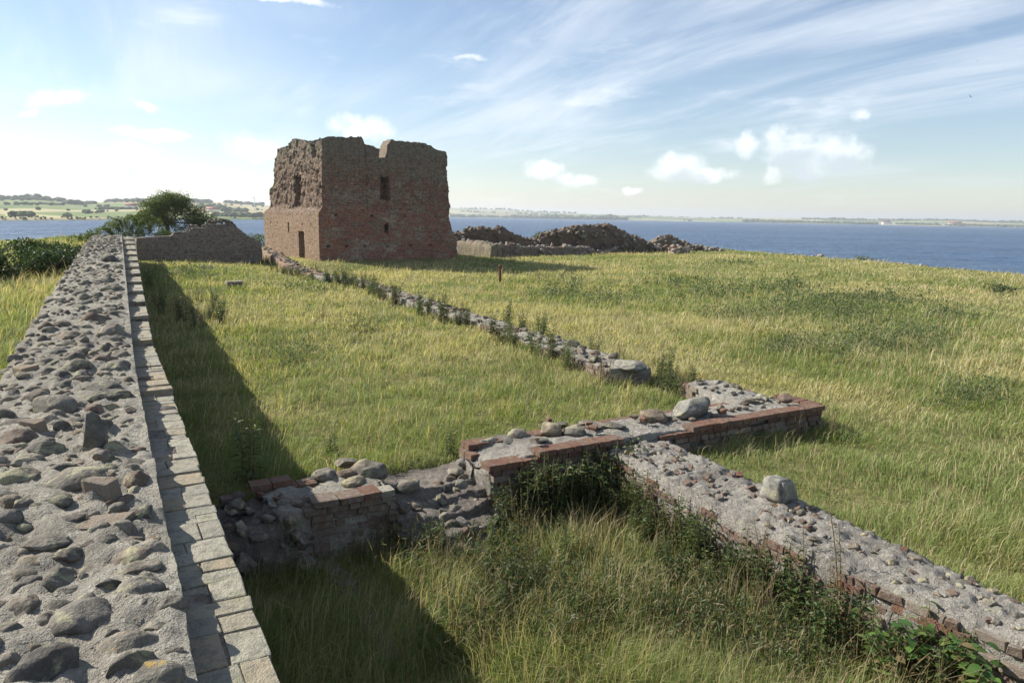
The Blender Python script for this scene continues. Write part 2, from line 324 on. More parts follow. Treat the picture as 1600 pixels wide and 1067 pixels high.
# ---------------------------------------------------------------- plan of the site
HD = RAD(-28.9); NV = np.array([math.cos(HD), -math.sin(HD)]); UV = np.array([math.sin(HD), math.cos(HD)])    # left wall: across, along
def wl(r, s, z=0.0): return np.array([NV[0]*r+UV[0]*s, NV[1]*r+UV[1]*s, z])
S_END = 49.5
def r_edge(s): return 0.19 + 0.0175*np.maximum(0, s-8.5)
def r_ledge(s): return 0.485 + 0.0275*np.maximum(0, s-11)
def r_left(s): return -1.0 + 0.0115*np.maximum(0, s-14)
def z_top(s): return 1.86 + 0.13*np.clip((s-6.6)/28, 0, 1)
STEPS = [7.75, 10.85, 13.3, 15.4, 17.4, 19.6, 22.0, 24.6, 27.5, 31, 35, 40, 45]
def z_ledge(s):
    s = np.asarray(s, float); base = 1.715 + 0.0034*np.clip(s, 0, 60); e = [-6]+STEPS+[70]; z = base.copy()
    for a, b in zip(e[:-1], e[1:]):
        k = (s >= a) & (s < b); amp = 0.085 if a > 0 else 0.03
        z = np.where(k, base + amp*(0.5-(s-a)/(b-a)), z)
    return z
CF = at_z(840, 705, 0.4)[:2]; CE = at_z(1285, 632, 0.4)[:2]               # cross wall, front edge of its top
CD = (CE-CF)/np.linalg.norm(CE-CF); CN = np.array([-CD[1], CD[0]])         # along it, away from the camera
RD_A = at_z(1160, 735, 0.3)[:2]; RD_B = at_z(1600, 925, 0.3)[:2]          # near right wall, its right edge
RDV = (RD_A-RD_B)/np.linalg.norm(RD_A-RD_B); RNV = np.array([RDV[1], -RDV[0]])
TH = RAD(-37.0); TU = np.array([math.sin(TH), math.cos(TH)]); TE = np.array([math.cos(TH), -math.sin(TH)])
TC0 = at_z(499.5, 408, 0)[:2]; TS = 12.0; TCEN = TC0 + TS/2*(TU+TE)
MID_PX = [(410, 386, .75), (438, 402, .62), (462, 416, .45), (500, 428, .32), (560, 437, .28), (610, 452, .30), (660, 468, .30), (740, 492, .30), (830, 521, .30), (920, 549, .32), (985, 571, .38)]
MID = np.array([at_z(*q) for q in MID_PX]); MID[4:, 2] -= .06
FW_A = at_z(213, 409, .33)[:2]
def _far_end():
    d = np.array([math.sin(RAD(61)), math.cos(RAD(61))])
    for L in np.arange(4, 20, .05):
        p = FW_A + d*L; v = np.array([p[0], p[1], 0.5-ZC])
        if CX+FPX*(v@CR)/(v@_f) >= 410: return p
FW_B = _far_end()
ZM = -0.45                                                               # level of the outer meadow
SHORE = [at_z(1600, 430, ZM)[:2]+np.array([30, -22]), at_z(1600, 430, ZM)[:2], at_z(1470, 419, ZM)[:2], at_z(1350, 408, ZM)[:2], at_z(1240, 399, ZM)[:2], at_z(1130, 389, ZM)[:2],
         np.array([22., 128.]), np.array([-2., 112.]), np.array([-22, 84]), np.array([-38, 66]), np.array([-40, 44]), np.array([-33, 20]), np.array([-26, -2]), np.array([-22, -25]), np.array([80, -25])]
SHORE = np.array(SHORE)
def poly_sd(x, y, P):
    """signed distance to a closed polygon, positive inside"""
    d = np.full(x.shape, 1e9); ins = np.zeros(x.shape, bool); n = len(P)
    for i in range(n):
        a, b = P[i], P[(i+1) % n]; e = b-a; wx, wy = x-a[0], y-a[1]
        t = np.clip((wx*e[0]+wy*e[1])/(e@e), 0, 1); d = np.minimum(d, np.hypot(wx-e[0]*t, wy-e[1]*t))
        c_ = ((a[1] > y) != (b[1] > y)) & (x < (b[0]-a[0])*(y-a[1])/(b[1]-a[1]+1e-12)+a[0]); ins ^= c_
    return np.where(ins, d, -d)
def line_d(x, y, pts):
    d = np.full(np.shape(x), 1e9)
    for a, b in zip(pts[:-1], pts[1:]):
        e = b-a; t = np.clip(((x-a[0])*e[0]+(y-a[1])*e[1])/(e@e), 0, 1); d = np.minimum(d, np.hypot(x-a[0]-e[0]*t, y-a[1]-e[1]*t))
    return d
MIDL = np.concatenate([MID[:, :2], [CE-CD*.6]])
def mid_side(x, y):
    """positive on the right (outer) side of the long middle wall line"""
    a = MIDL[0]; b = MIDL[-1]; e = (b-a)/np.linalg.norm(b-a); return (x-a[0])*(-e[1])*-1*-1 + (y-a[1])*e[0]
def wall_rs(x, y): return x*NV[0]+y*NV[1], x*UV[0]+y*UV[1]
def zones(x, y):
    r, s = wall_rs(x, y)
    q = (x-CF[0])*CN[0]+(y-CF[1])*CN[1]                      # distance behind the front of the cross wall
    rr = (x-RD_A[0])*RNV[0]+(y-RD_A[1])*RNV[1]               # right of the right edge of the near right wall
    left = sst(-(r-r_left(s)), -0.5, 0.2)
    pit = sst(-q, -1.25, -0.85)*sst(-rr, 0.1, 0.9)*(1-left)
    ms = np.where(q > 0.3, mid_side(x, y), rr)
    outer = sst(ms, -0.2, 0.8)*(1-left)*(1-pit)
    return left, pit, outer, r, s, q, rr
def ground(x, y):
    x = np.asarray(x, float); y = np.asarray(y, float)
    left, pit, outer, r, s, q, rr = zones(x, y)
    court = 0.02 + 0.33*sst(s, 22, 44)*sst(-(r-6), -5, 3)
    zl = 1.28 - 0.020*np.clip(-(r-r_left(s)), 0, 40) - 0.25*sst(s, 15, 40)
    zr = -0.06 - 0.39*sst(y, 17, 44)
    z = court*(1-left)*(1-pit)*(1-outer) + zl*left - 0.55*pit + zr*outer
    tx = np.abs((x-TCEN[0])*TE[0]+(y-TCEN[1])*TE[1])-TS/2; ty = np.abs((x-TCEN[0])*TU[0]+(y-TCEN[1])*TU[1])-TS/2
    td = np.hypot(np.maximum(tx, 0), np.maximum(ty, 0))
    mound = sst(-td, -6.5, -0.6); z = z*(1-mound)+0.0*mound
    z = z + 0.07*fbm2(x, y, .22, 3, 5) + 0.03*fbm2(x, y, 1.1, 2, 6)
    sd = poly_sd(x, y, SHORE) + 1.2*fbm2(x, y, .12, 3, 9)
    drop = sst(-sd, -0.6, 9.0)
    return z*(1-drop) + (-8.5)*drop
def gz(x, y): return float(ground(np.array([x]), np.array([y]))[0])

# ---------------------------------------------------------------- ground sheet, water, far land
def axis(lo, hi, c, d0, g):
    a = [c]
    while a[-1] < hi: a.append(a[-1] + d0 + g*abs(a[-1]-c))
    b = [c]
    while b[-1] > lo: b.append(b[-1] - d0 - g*abs(b[-1]-c))
    return np.array(sorted(set(b[1:]+a)))
M_GROUND, g = material('meadow_soil'); pos = g.n('ShaderNodeNewGeometry').outputs['Position']
n1 = g.noise(pos, 0.5, 5); n2 = g.noise(pos, 7, 5, 0.7); sz = g.n('ShaderNodeSeparateXYZ', {'Vector': pos}).outputs[2]
col = g.mix(g.sstep(n1, .35, .65), (0.13, 0.14, 0.048), (0.20, 0.175, 0.08)); col = g.mix(g.sstep(n2, .4, .7), col, (0.095, 0.10, 0.036))
col = g.mix(g.sstep(sz, -2.2, -3.4), col, (0.24, 0.215, 0.18))
g.out(g.principled(col, 0.95, g.bump(n2, 0.8, 0.08), 0.1))
gx = axis(-75, 130, 1.0, 0.14, 0.016); gy = axis(-26, 150, 8.0, 0.14, 0.016)
GX, GY = np.meshgrid(gx, gy, indexing='ij'); GZ = ground(GX, GY)
o = obj('ground', mesh_np('ground', np.stack([GX, GY, GZ], 2).reshape(-1, 3), grid_faces(len(gx), len(gy)), M_GROUND, True)); o['kind'] = 'structure'
o['label'] = 'grassy castle islet ground sloping to the shore'

WATER_Z = -5.5
M_WATER, g = material('sea_water'); pos = g.n('ShaderNodeNewGeometry').outputs['Position']
wv = g.n('ShaderNodeMapping', {'Vector': pos, 'Rotation': (0, 0, RAD(20)), 'Scale': (1, 0.45, 1)}).outputs[0]
h = g.math('ADD', g.noise(wv, 0.9, 3, 0.6), g.math('ADD', g.math('MULTIPLY', g.noise(wv, 0.16, 3, .55), 3.0), g.math('MULTIPLY', g.noise(wv, 0.03, 2, .5), 5.0)))
band = g.noise(g.n('ShaderNodeMapping', {'Vector': pos, 'Rotation': (0, 0, RAD(14)), 'Scale': (0.12, 1, 1)}).outputs[0], 0.012, 4, 0.55)
col = g.mix(g.sstep(band, .35, .65), (0.022, 0.060, 0.135), (0.036, 0.085, 0.17))
g.out(g.principled(col, 0.30, g.bump(h, 1.0, 1.8), 0.28, **{'IOR': 1.33}))
ang = np.linspace(0, 2*math.pi, 97)[:-1]; rad_ = np.array([0.0, 60, 200, 600, 1800, 4500, 7800])
WV = np.concatenate([[[0, 2000, WATER_Z]]]+[np.stack([r0*np.cos(ang), 2000+r0*np.sin(ang), np.full(96, WATER_Z)], 1) for r0 in rad_[1:]])
tri = np.array([[0, 1+i, 1+(i+1) % 96] for i in range(96)]); qs = []
for k in range(len(rad_)-2):
    b0 = 1+k*96; qs += [[b0+i, b0+96+i, b0+96+(i+1) % 96, b0+(i+1) % 96] for i in range(96)]
o = obj('water', mesh_np('water', WV, [tri, np.array(qs)], M_WATER)); o['kind'] = 'structure'; o['label'] = 'blue bay with small ripples behind the ruins'

def hor_y(px): return 324.0 + 28.0*px/1600
def az_of(px):
    d = ray(px, hor_y(px)); return math.atan2(d[0], d[1])
LAND = [(-500, 560, 18, 1100), (-150, 590, 19, 1150), (0, 620, 19, 1200), (60, 640, 21, 1200), (130, 680, 16, 1250), (200, 740, 22, 1300), (300, 800, 27, 1400), (400, 900, 21, 1500), (480, 1200, 24, 1700), (600, 2100, 34, 2100),
        (700, 3300, 54, 2500), (800, 3400, 42, 2500), (930, 3300, 26, 2300), (1000, 3450, 20, 2000), (1130, 3550, 15, 2000), (1170, 3600, 20, 2000), (1300, 3400, 25, 2200), (1450, 3450, 26, 2200), (1600, 3500, 24, 2200), (1800, 3500, 22, 2200), (2300, 3400, 26, 2200)]
LA = np.array([az_of(q[0]) for q in LAND]); LD = np.array([q[1] for q in LAND]); LH = np.array([q[2] for q in LAND]); LW = np.array([q[3] for q in LAND])
def land_z(az, t):
    """height of the far land at azimuth az, t = 0 at its shore .. 1 at its back"""
    d0 = np.interp(az, LA, LD); x = np.sin(az)*(d0+t*1500); y = np.cos(az)*(d0+t*1500)
    hm = np.interp(az, LA, LH)
    ramp = 0.05*sst(t, 0, .01)+0.34*sst(t, .02, .42)+0.61*sst(t, .3, .85)
    return WATER_Z - 0.4 + (hm+5)*ramp*(0.92+0.34*fbm2(x, y, 1/420., 4, 31)) + 1.0*sst(t, 0, .004)
def land_pt(az, t):
    d = np.interp(az, LA, LD) + t*np.interp(az, LA, LW)*np.ones_like(az)
    return np.stack([np.sin(az)*d, np.cos(az)*d, land_z(az, t)], -1)
M_LAND, g = material('far_fields'); pos = g.n('ShaderNodeNewGeometry').outputs['Position']
warp_ = g.vmath('ADD', g.vmath('MULTIPLY', pos, (1, 1, 0)), g.vmath('SCALE', g.n('ShaderNodeTexNoise', {'Vector': pos, 'Scale': 0.004, 'Detail': 3}).outputs['Color'], 90.0))
vo = g.voro(g.n('ShaderNodeMapping', {'Vector': warp_, 'Rotation': (0, 0, .5), 'Scale': (1, .62, 1)}).outputs[0], 0.0048)
rc = g.n('ShaderNodeSeparateColor', {'Color': vo.outputs['Color']})
col = g.ramp(rc.outputs[0], [(0.0, (0.10, 0.15, 0.05)), (0.22, (0.15, 0.20, 0.07)), (0.40, (0.34, 0.30, 0.155)), (0.56, (0.19, 0.23, 0.085)), (0.72, (0.44, 0.38, 0.22)), (0.9, (0.24, 0.22, 0.11))], 'CONSTANT')
col = g.mix(g.math('MULTIPLY', g.noise(pos, 0.02, 4), 0.4), col, (0.20, 0.21, 0.10))
g.out(g.principled(col, 0.95, None, 0.05))
azs = np.linspace(LA[0], LA[-1], 420); ts = np.concatenate([[0, .004, .012], np.linspace(.03, 1, 60)])
AZ, TT = np.meshgrid(azs, ts, indexing='ij'); LP = land_pt(AZ, TT)
o = obj('far_shore', mesh_np('far_shore', LP.reshape(-1, 3), grid_faces(len(azs), len(ts), 0, True), M_LAND, True)); o['kind'] = 'structure'
o['label'] = 'far coast of low hills patched with green and straw fields'
# woods and hedges of the far coast: one mass nobody could count
M_WOODS, g = material('far_woodland'); pos = g.n('ShaderNodeNewGeometry').outputs['Position']
isl = g.n('ShaderNodeNewGeometry').outputs['Random Per Island']
g.out(g.principled(g.ramp(isl, [(0, (0.045, 0.065, 0.03)), (.6, (0.065, 0.09, 0.038)), (1, (0.09, 0.11, 0.045))]), 0.9, None, 0.05))
def ico(sub):
    bm = bmesh.new(); bmesh.ops.create_icosphere(bm, subdivisions=sub, radius=1.0)
    V = np.array([v.co[:] for v in bm.verts]); F = np.array([[v.index for v in f.verts] for f in bm.faces]); bm.free(); return V, F
I1V, I1F = ico(2)
def join_blobs(centres, radii, zs, seed):
    Vs = []; Fs = []; n = 0
    for k, (c_, r0, zsc) in enumerate(zip(centres, radii, zs)):
        a = 6.28*((k*0.618) % 1); R = np.array([[math.cos(a), -math.sin(a), 0], [math.sin(a), math.cos(a), 0], [0, 0, 1]])
        V = I1V @ R.T; V = V*(1+0.35*vnoise(V*1.9+k*3.1, seed))[:, None]*np.array([r0, r0, r0*zsc]) + c_
        Vs.append(V); Fs.append(I1F+n); n += len(V)
    return np.concatenate(Vs), np.concatenate(Fs)
cs, rs_, zz_ = [], [], []
def wood(px0, px1, t, n, size, spread=.012, zs=1.0):
    for _ in range(int(n*1.5)):
        px = random.uniform(px0, px1); az = az_of(px); spread_ = spread; tt = max(0.004, t+random.gauss(0, spread)); p = land_pt(np.array([az]), np.array([tt]))[0]
        r0 = .52*size*random.uniform(.6, 1.35); cs.append(p+np.array([0, 0, r0*zs*.55])); rs_.append(r0); zz_.append(zs*random.uniform(.5, .9))
for a in [(0, 45, .86, 26, 10), (40, 62, .88, 18, 12), (50, 100, .86, 34, 10), (104, 122, .62, 22, 9), (118, 150, .66, 22, 7), (165, 205, .84, 40, 10), (200, 240, .86, 30, 12), (225, 300, .88, 44, 11), (300, 330, .80, 26, 11),
          (312, 352, .42, 40, 9), (345, 385, .30, 34, 8), (335, 372, .10, 22, 7), (372, 412, .08, 36, 7), (350, 412, .86, 40, 10), (28, 50, .07, 14, 5), (15, 24, .06, 5, 4.5), (100, 112, .06, 6, 4), (132, 160, .20, 10, 4.5),
          (-60, 412, .45, 22, 5), (-60, 412, .7, 26, 6), (-60, 412, .25, 14, 4), (30, 100, .5, 40, 4, .004), (150, 215, .33, 40, 4, .004), (60, 150, .72, 50, 5, .004), (240, 300, .55, 40, 5, .004), (0, 412, .006, 60, 1.6), (-400, 0, .8, 60, 11), (-400, 0, .3, 30, 7),
          (705, 745, .012, 26, 14), (735, 800, .02, 34, 12), (800, 905, .012, 90, 17), (850, 890, .03, 40, 20), (905, 980, .012, 70, 17), (948, 966, .05, 16, 26), (720, 1000, .45, 50, 13), (720, 900, .8, 50, 15),
          (985, 1160, .7, 40, 9), (1000, 1012, .6, 8, 13), (1110, 1160, .75, 20, 13), (1070, 1082, .02, 6, 8), (1162, 1185, .02, 30, 16), (1180, 1250, .03, 60, 13), (1215, 1245, .02, 26, 14), (1240, 1330, .05, 60, 12), (1250, 1420, .6, 90, 14),
          (1330, 1370, .012, 30, 11), (1400, 1600, .7, 110, 14), (1380, 1480, .05, 40, 11), (1480, 1600, .02, 80, 10), (1600, 2200, .5, 80, 14)]:
    wood(*a)
V, F = join_blobs(cs, rs_, zz_, 3)
o = obj('far_woods', mesh_np('far_woods', V, F, M_WOODS, True)); tag(o, 'dark woods and hedges along the far coast', 'woods', kind='stuff')
# white farm houses of the far coast
M_WHITE, g = material('white_wall'); g.out(g.principled((0.75, 0.73, 0.68), .8)); M_ROOF, g = material('tile_roof'); g.out(g.principled((0.28, 0.11, 0.07), .8))
M_TURB, g = material('turbine_paint'); g.out(g.principled((0.62, 0.63, 0.64), .5))
def farm(px, t, L, W, H, rz, label):
    p = land_pt(np.array([az_of(px)]), np.array([t]))[0]; e = empty('farm_house', p, rz)
    V = [(sx*L/2, sy*W/2, z) for z in (-2, H) for sx, sy in ((-1, -1), (1, -1), (1, 1), (-1, 1))]
    obj('wall', mesh_np('farm_wall', V, np.array([[0, 1, 5, 4], [1, 2, 6, 5], [2, 3, 7, 6], [3, 0, 4, 7]]), M_WHITE), e)
    R = [(-L/2-.4, -W/2-.4, H-.2), (L/2+.4, -W/2-.4, H-.2), (L/2+.4, W/2+.4, H-.2), (-L/2-.4, W/2+.4, H-.2), (-L/2-.4, 0, H+W*.45), (L/2+.4, 0, H+W*.45)]
    obj('roof', mesh_np('farm_roof', R, [np.array([[0, 1, 5, 4], [2, 3, 4, 5], [0, 3, 2, 1]]), np.array([[3, 0, 4], [1, 2, 5]])], M_ROOF), e)
    tag(e, label, 'house', 'farm houses on the far coast')
farm(206, .36, 16, 8, 4, .3, 'tiny white farm house among fields behind the hawthorn')
farm(332, .24, 18, 8, 4, -.2, 'tiny farm house by dark woods right of the hawthorn')
farm(1385, .03, 42, 14, 9, .4, 'pale farm building by the woods on the distant right shore')
farm(1492, .05, 50, 16, 9, -.1, 'pale long farm building near the far right end of the shore')

# ---------------------------------------------------------------- stones and bricks: shared shapes
I3V, I3F = ico(4); I2V, I2F = ico(3); I0V, I0F = ico(2)
def stone_verts(base, seed, angular=0.0, lump=0.30):
    rg = np.random.default_rng(seed); V = base.copy()
    V = V*(1+lump*fbm(V*1.1+seed*7.7, 3, seed))[:, None]
    for _ in range(int(3+angular*9)):
        d = rg.normal(size=3); d /= np.linalg.norm(d); lim = rg.uniform(.55, .9) if angular > 0 else rg.uniform(.74, .95)
        k = V@d; over = np.maximum(0, k-lim); V = V - np.outer(over*(0.92 if angular else .7), d)
    V = V*(1+0.085*fbm(V*4+seed, 4, seed+9, .6))[:, None]
    return V/np.abs(V).max(0)
def stone_mesh(name, seed, angular, mat, hi=True):
    b, f = (I3V, I3F) if hi is True else (I0V, I0F) if hi == 0.5 else (I2V, I2F)
    return mesh_np(name, stone_verts(b, seed, angular), f, mat, True)
ROUND = [stone_mesh('cobble', 20+i, 0.22 if i % 3 else 0.0, M_STONE) for i in range(9)]
ANG = [stone_mesh('rough_stone', 50+i, 0.55, M_STONE) for i in range(7)]
ROUND_LO = [stone_mesh('cobble_far', 80+i, 0.3, M_STONE, 0.5) for i in range(6)]
PALE = [stone_mesh('pale_boulder', 100+i, 0.1, M_BOULDER) for i in range(4)]
PALE_ANG = [stone_mesh('pale_block', 120+i, 0.8, M_BOULDER) for i in range(3)]
FAR_ST = [stone_mesh('far_stone', 140+i, 0.4, M_FAR_STONE, False) for i in range(5)]
DARK_ST = [stone_mesh('dark_rubble_stone', 160+i, 0.5, M_DARK_RUBBLE, False) for i in range(5)]
def brick_mesh(name, seed, mat, chip=0.016, bev=0.022):
    rg = np.random.default_rng(seed); bm = bmesh.new(); bmesh.ops.create_cube(bm, size=1.0)
    for v in bm.verts: v.co += Vector(rg.uniform(-chip, chip, 3))
    bmesh.ops.bevel(bm, geom=list(bm.edges), offset=bev, segments=1, affect='EDGES', clamp_overlap=True)
    for v in bm.verts: v.co += Vector(rg.uniform(-chip*.35, chip*.35, 3))
    me = bpy.data.meshes.new(name); bm.to_mesh(me); bm.free(); me.materials.append(mat); return me
B_PALE = [brick_mesh('pale_brick', i, M_BRICK_PALE, .028, .03) for i in range(9)]
B_RED = [brick_mesh('red_brick', 20+i, M_BRICK_RED) for i in range(6)]
B_TAN = [brick_mesh('tan_chunk', 90+i, M_BRICK_TAN, .13, .08) for i in range(3)]
B_DULL = [brick_mesh('dull_brick', 40+i, M_BRICK_DULL, .06, .05) for i in range(6)]
B_CHUNK = [brick_mesh('brick_chunk', 60+i, M_BRICK_RED, .2, .12) for i in range(5)] + [brick_mesh('brick_chunk', 70+i, M_BRICK_DULL, .2, .12) for i in range(5)]
def piece(name, meshes, parent, loc, scale, rot):
    o = bpy.data.objects.new(name, random.choice(meshes) if isinstance(meshes, list) else meshes); COL.objects.link(o)
    o.parent = parent; o.location = loc; o.scale = scale; o.rotation_euler = rot; return o
def join_pieces(name, items, parent, mat):
    """items: (mesh, loc, scale, rot): many small alike pieces as one part of kind stuff"""
    Vs, Fs, n = [], {3: [], 4: []}, 0; cache = {}
    for me, loc, sc, rot in items:
        if me.name not in cache:
            V = np.empty(len(me.vertices)*3); me.vertices.foreach_get('co', V)
            cache[me.name] = (V.reshape(-1, 3), [list(p.vertices) for p in me.polygons])
        V, P = cache[me.name]; M = np.array(Euler(rot).to_matrix()); Vs.append((V*np.array(sc))@M.T+np.array(loc))
        for f in P:
            if len(f) in Fs: Fs[len(f)].append([i+n for i in f])
            else:
                for a in range(1, len(f)-1): Fs[3].append([f[0]+n, f[a]+n, f[a+1]+n])
        n += len(V)
    o = obj(name, mesh_np(name, np.concatenate(Vs), [np.array(Fs[k]) for k in (3, 4) if Fs[k]], mat, True), parent); o['kind'] = 'stuff'; return o

# ---------------------------------------------------------------- the left rampart wall
ramp_o = empty('rampart_wall', wl(0, 10, 0.0))
tag(ramp_o, 'long cobble-topped wall under the camera with a pale brick ledge along its side', 'wall')
def place(o):
    """keep world coordinates under a moved parent"""
    return o
off = np.array(ramp_o.location)
# hand placed stones: px, py, width px, height/width, length ratio, kind
HAND = [(120, 567, 42, .55, 1.0, 'r'), (165, 558, 40, .5, 1.1, 'r'), (182, 568, 44, .45, 1.2, 'r'), (132, 588, 26, .5, 1, 'a'), (68, 557, 28, .4, 1, 'r'), (171, 611, 62, .30, .8, 'a'), (84, 641, 31, .55, 1.1, 'r'),
        (115, 648, 30, .45, 1.1, 'r'), (147, 632, 27, .5, 1, 'a'), (145, 683, 50, 1.02, .8, 'u'), (73, 690, 54, .55, .9, 'a'), (200, 646, 27, .45, 1, 'r'), (116, 736, 98, .32, .85, 'r'), (209, 708, 44, .42, 1, 'r'),
        (158, 757, 46, .55, .5, 'b'), (163, 797, 58, .22, .8, 'b'), (24, 730, 64, .5, 1, 'r'), (14, 772, 38, .6, 1, 'c'), (10, 802, 44, .55, 1, 'r'), (70, 828, 66, .2, .8, 'r'), (206, 817, 30, .4, .9, 'r'), (106, 794, 48, .28, .8, 'r'),
        (26, 655, 56, .4, .8, 'a'), (51, 662, 34, .5, .5, 'b'), (30, 682, 32, .5, 1, 'a'), (8, 690, 26, .5, 1, 'r'), (98, 716, 38, .35, .9, 'r'), (120, 620, 26, .5, 1, 'c'), (95, 610, 24, .45, .8, 'r'), (60, 605, 30, .35, .8, 'r'), (20, 612, 32, .35, 1, 'r'),
        (37, 922, 52, .6, 1, 'a'), (32, 876, 46, .35, .9, 'c'), (86, 922, 58, .4, .8, 'r'), (130, 944, 112, .42, .8, 'r'), (214, 905, 76, .38, .8, 'r'), (172, 893, 44, .4, .7, 'a'), (267, 925, 48, .62, .9, 'a'),
        (198, 986, 96, .45, .8, 'r'), (72, 1030, 112, .6, .9, 'a'), (240, 1046, 90, .5, .9, 'a'), (12, 970, 52, .55, 1, 'r'), (4, 1008, 44, .6, 1, 'r'), (218, 868, 62, .25, .8, 'r'), (100, 898, 36, .4, 1, 'r'), (270, 995, 40, .3, .7, 'a'),
        (140, 858, 40, .2, .8, 'r'), (60, 868, 30, .3, .8, 'r'), (172, 411, 30, .65, 1.6, 'r'), (150, 498, 42, .55, .9, 'r'), (175, 517, 40, .6, 1.0, 'r'), (108, 521, 34, .45, 1.1, 'r'), (168, 441, 27, .5, 1.1, 'r'), (175, 452, 38, .4, 1, 'r'),
        (185, 486, 30, .4, 1, 'r'), (128, 540, 30, .3, 1, 'r'), (60, 540, 34, .35, 1, 'r'), (90, 545, 26, .4, 1, 'r'), (38, 570, 26, .35, 1, 'b'), (132, 478, 26, .4, 1, 'r'), (95, 505, 30, .4, 1, 'r'), (120, 460, 24, .45, 1, 'r'), (140, 430, 24, .45, 1, 'r')]
stones = []                      # (s, r, half length along s, half width, half height, kind, z lift, yaw)
for (px, py, wpx, hr, lr, kd) in HAND:
    p = at_z(px, py, 1.93); hw = wpx*m_per_px(p)/2; r, s = wall_rs(p[0], p[1])
    stones.append((s, r, hw*lr*1.05, hw*1.05, hw*hr*1.5, kd, random.uniform(-.35, .35)))
def free(s, r, rad):
    for q in stones:
        if abs(q[0]-s) < 1.2 and math.hypot((q[0]-s), (q[1]-r)) < 0.74*(rad+max(q[2], q[3])): return False
    return True
tries = 0
while tries < 30000 and len(stones) < 1700:
    tries += 1
    s = (-1.0+11*random.random()) if tries % 3 == 0 else -2.5 + 52*random.random()**1.2; rad = min(.17, max(.035, random.lognormvariate(math.log(.06), .55)))
    if s > 10: rad *= .82
    lo, hi = float(r_left(s))+.03, float(r_edge(s))-.03-rad*.8
    r = random.uniform(lo, hi)
    if s < 1.2 and abs(r) < .5: continue                  # where the photographer stands
    if free(s, r, rad): stones.append((s, r, rad*random.uniform(.8, 1.35), rad, rad*random.uniform(.45, .95), random.choice('rrraaaaacc' if s < 14 else 'rrrraa'), random.uniform(-.8, .8)))
SA = np.array([[q[0], q[1], q[2], q[3], q[4]] for q in stones])
def mortar_z(s, r):
    x = NV[0]*r+UV[0]*s; y = NV[1]*r+UV[1]*s
    z = z_top(s) + 0.035*fbm2(x, y, 1.3, 3, 41) + 0.060*fbm2(x, y, 5.0, 4, 42, .6) + 0.030*fbm2(x, y, 15, 3, 44, .6)
    z = z - 0.05*sst(-(r-r_left(s)), -.22, 0)
    return z
def core_grid():
    s = [-3.0]
    while s[-1] < S_END: s.append(s[-1]+0.026+0.0040*max(0, s[-1]))
    s = np.array(s); t = np.linspace(0, 1, 44); S, T = np.meshgrid(s, t, indexing='ij')
    jag = 0.012*fbm2(S, S*0, 6, 3, 47); jagl = .07*fbm2(S, S*0+5, 2.2, 3, 48)
    R = r_left(S)+jagl + (r_edge(S)+jag-r_left(S)-jagl)*T; Z = mortar_z(S, R)
    for (a, b, hl, hw, hh) in SA:                          # mortar climbs a little round each stone
        i0, i1 = np.searchsorted(s, [a-2.2*hl, a+2.2*hl])
        if i1 <= i0: continue
        d2 = ((S[i0:i1]-a)/(hl*1.25))**2+((R[i0:i1]-b)/(hw*1.25))**2; Z[i0:i1] += 0.34*min(hh, .09)*np.exp(-d2*1.1)
    return s, S, R, Z
s_ax, S_, R_, Z_ = core_grid()
P = np.stack([NV[0]*R_+UV[0]*S_, NV[1]*R_+UV[1]*S_, Z_], 2)
def side(rcol, zt, zlow, push, nz, seed, amp):
    """rows from the top edge down to zlow"""
    rows = []
    for k in range(1, nz+1):
        f = k/nz; z = zt*(1-f)+zlow*f; r = rcol+push*f+amp*fbm2(s_ax, z*3, 3.5, 3, seed)*(1 if k < nz else .5)
        rows.append(np.stack([NV[0]*r+UV[0]*s_ax, NV[1]*r+UV[1]*s_ax, z], 1))
    return rows
rowsR = side(R_[:, -1], Z_[:, -1], z_ledge(s_ax)-.05, .015, 5, 51, .012)
rowsL = side(R_[:, 0], Z_[:, 0], np.full(len(s_ax), -.3), -.30, 8, 52, .07)
G = np.concatenate([np.stack(rowsL[::-1], 1), P, np.stack(rowsR, 1)], 1)
V = G.reshape(-1, 3); F = grid_faces(G.shape[0], G.shape[1]); endc = np.arange(G.shape[1])
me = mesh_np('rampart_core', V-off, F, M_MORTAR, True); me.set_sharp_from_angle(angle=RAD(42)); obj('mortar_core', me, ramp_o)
# brick facing below the ledge on the courtyard side
zl_ = z_ledge(s_ax)-.010
fr = []
for f in (0, .35, .7, 1.0): fr.append(np.stack([NV[0]*(r_ledge(s_ax)-.012)+UV[0]*s_ax, NV[1]*(r_ledge(s_ax)-.012)+UV[1]*s_ax, zl_*(1-f)-.9*f], 1))
inn = np.stack([NV[0]*(r_edge(s_ax)-.1)+UV[0]*s_ax, NV[1]*(r_edge(s_ax)-.1)+UV[1]*s_ax, zl_], 1)
G2 = np.stack([inn]+fr, 1)
Rm = np.array([[UV[0], UV[1], 0], [NV[0], NV[1], 0], [0, 0, 1]])           # local X along the wall
me = mesh_np('rampart_facing', (G2.reshape(-1, 3)-off)@Rm.T, grid_faces(G2.shape[0], 5), M_WALL_BRICK)
fo = obj('brick_facing', me, ramp_o); fo.rotation_euler = (0, 0, math.atan2(UV[1], UV[0]))
fo.matrix_basis = Matrix(((UV[0], NV[0], 0, 0), (UV[1], NV[1], 0, 0), (0, 0, 1, 0), (0, 0, 0, 1)))
def size_in_view(p, r0): return r0/max(.5, np.linalg.norm(np.asarray(p)-np.array([0, 0, ZC])))
recs = []
for (s, r, hl, hw, hh, kd, yaw) in stones:
    p = wl(r, s, float(mortar_z(np.array([s]), np.array([r]))[0])); front = s > 1.0
    recs.append((size_in_view(p, hw) if front else 0, p, hl, hw, hh, kd, yaw))
recs.sort(key=lambda q: -q[0]); late = []
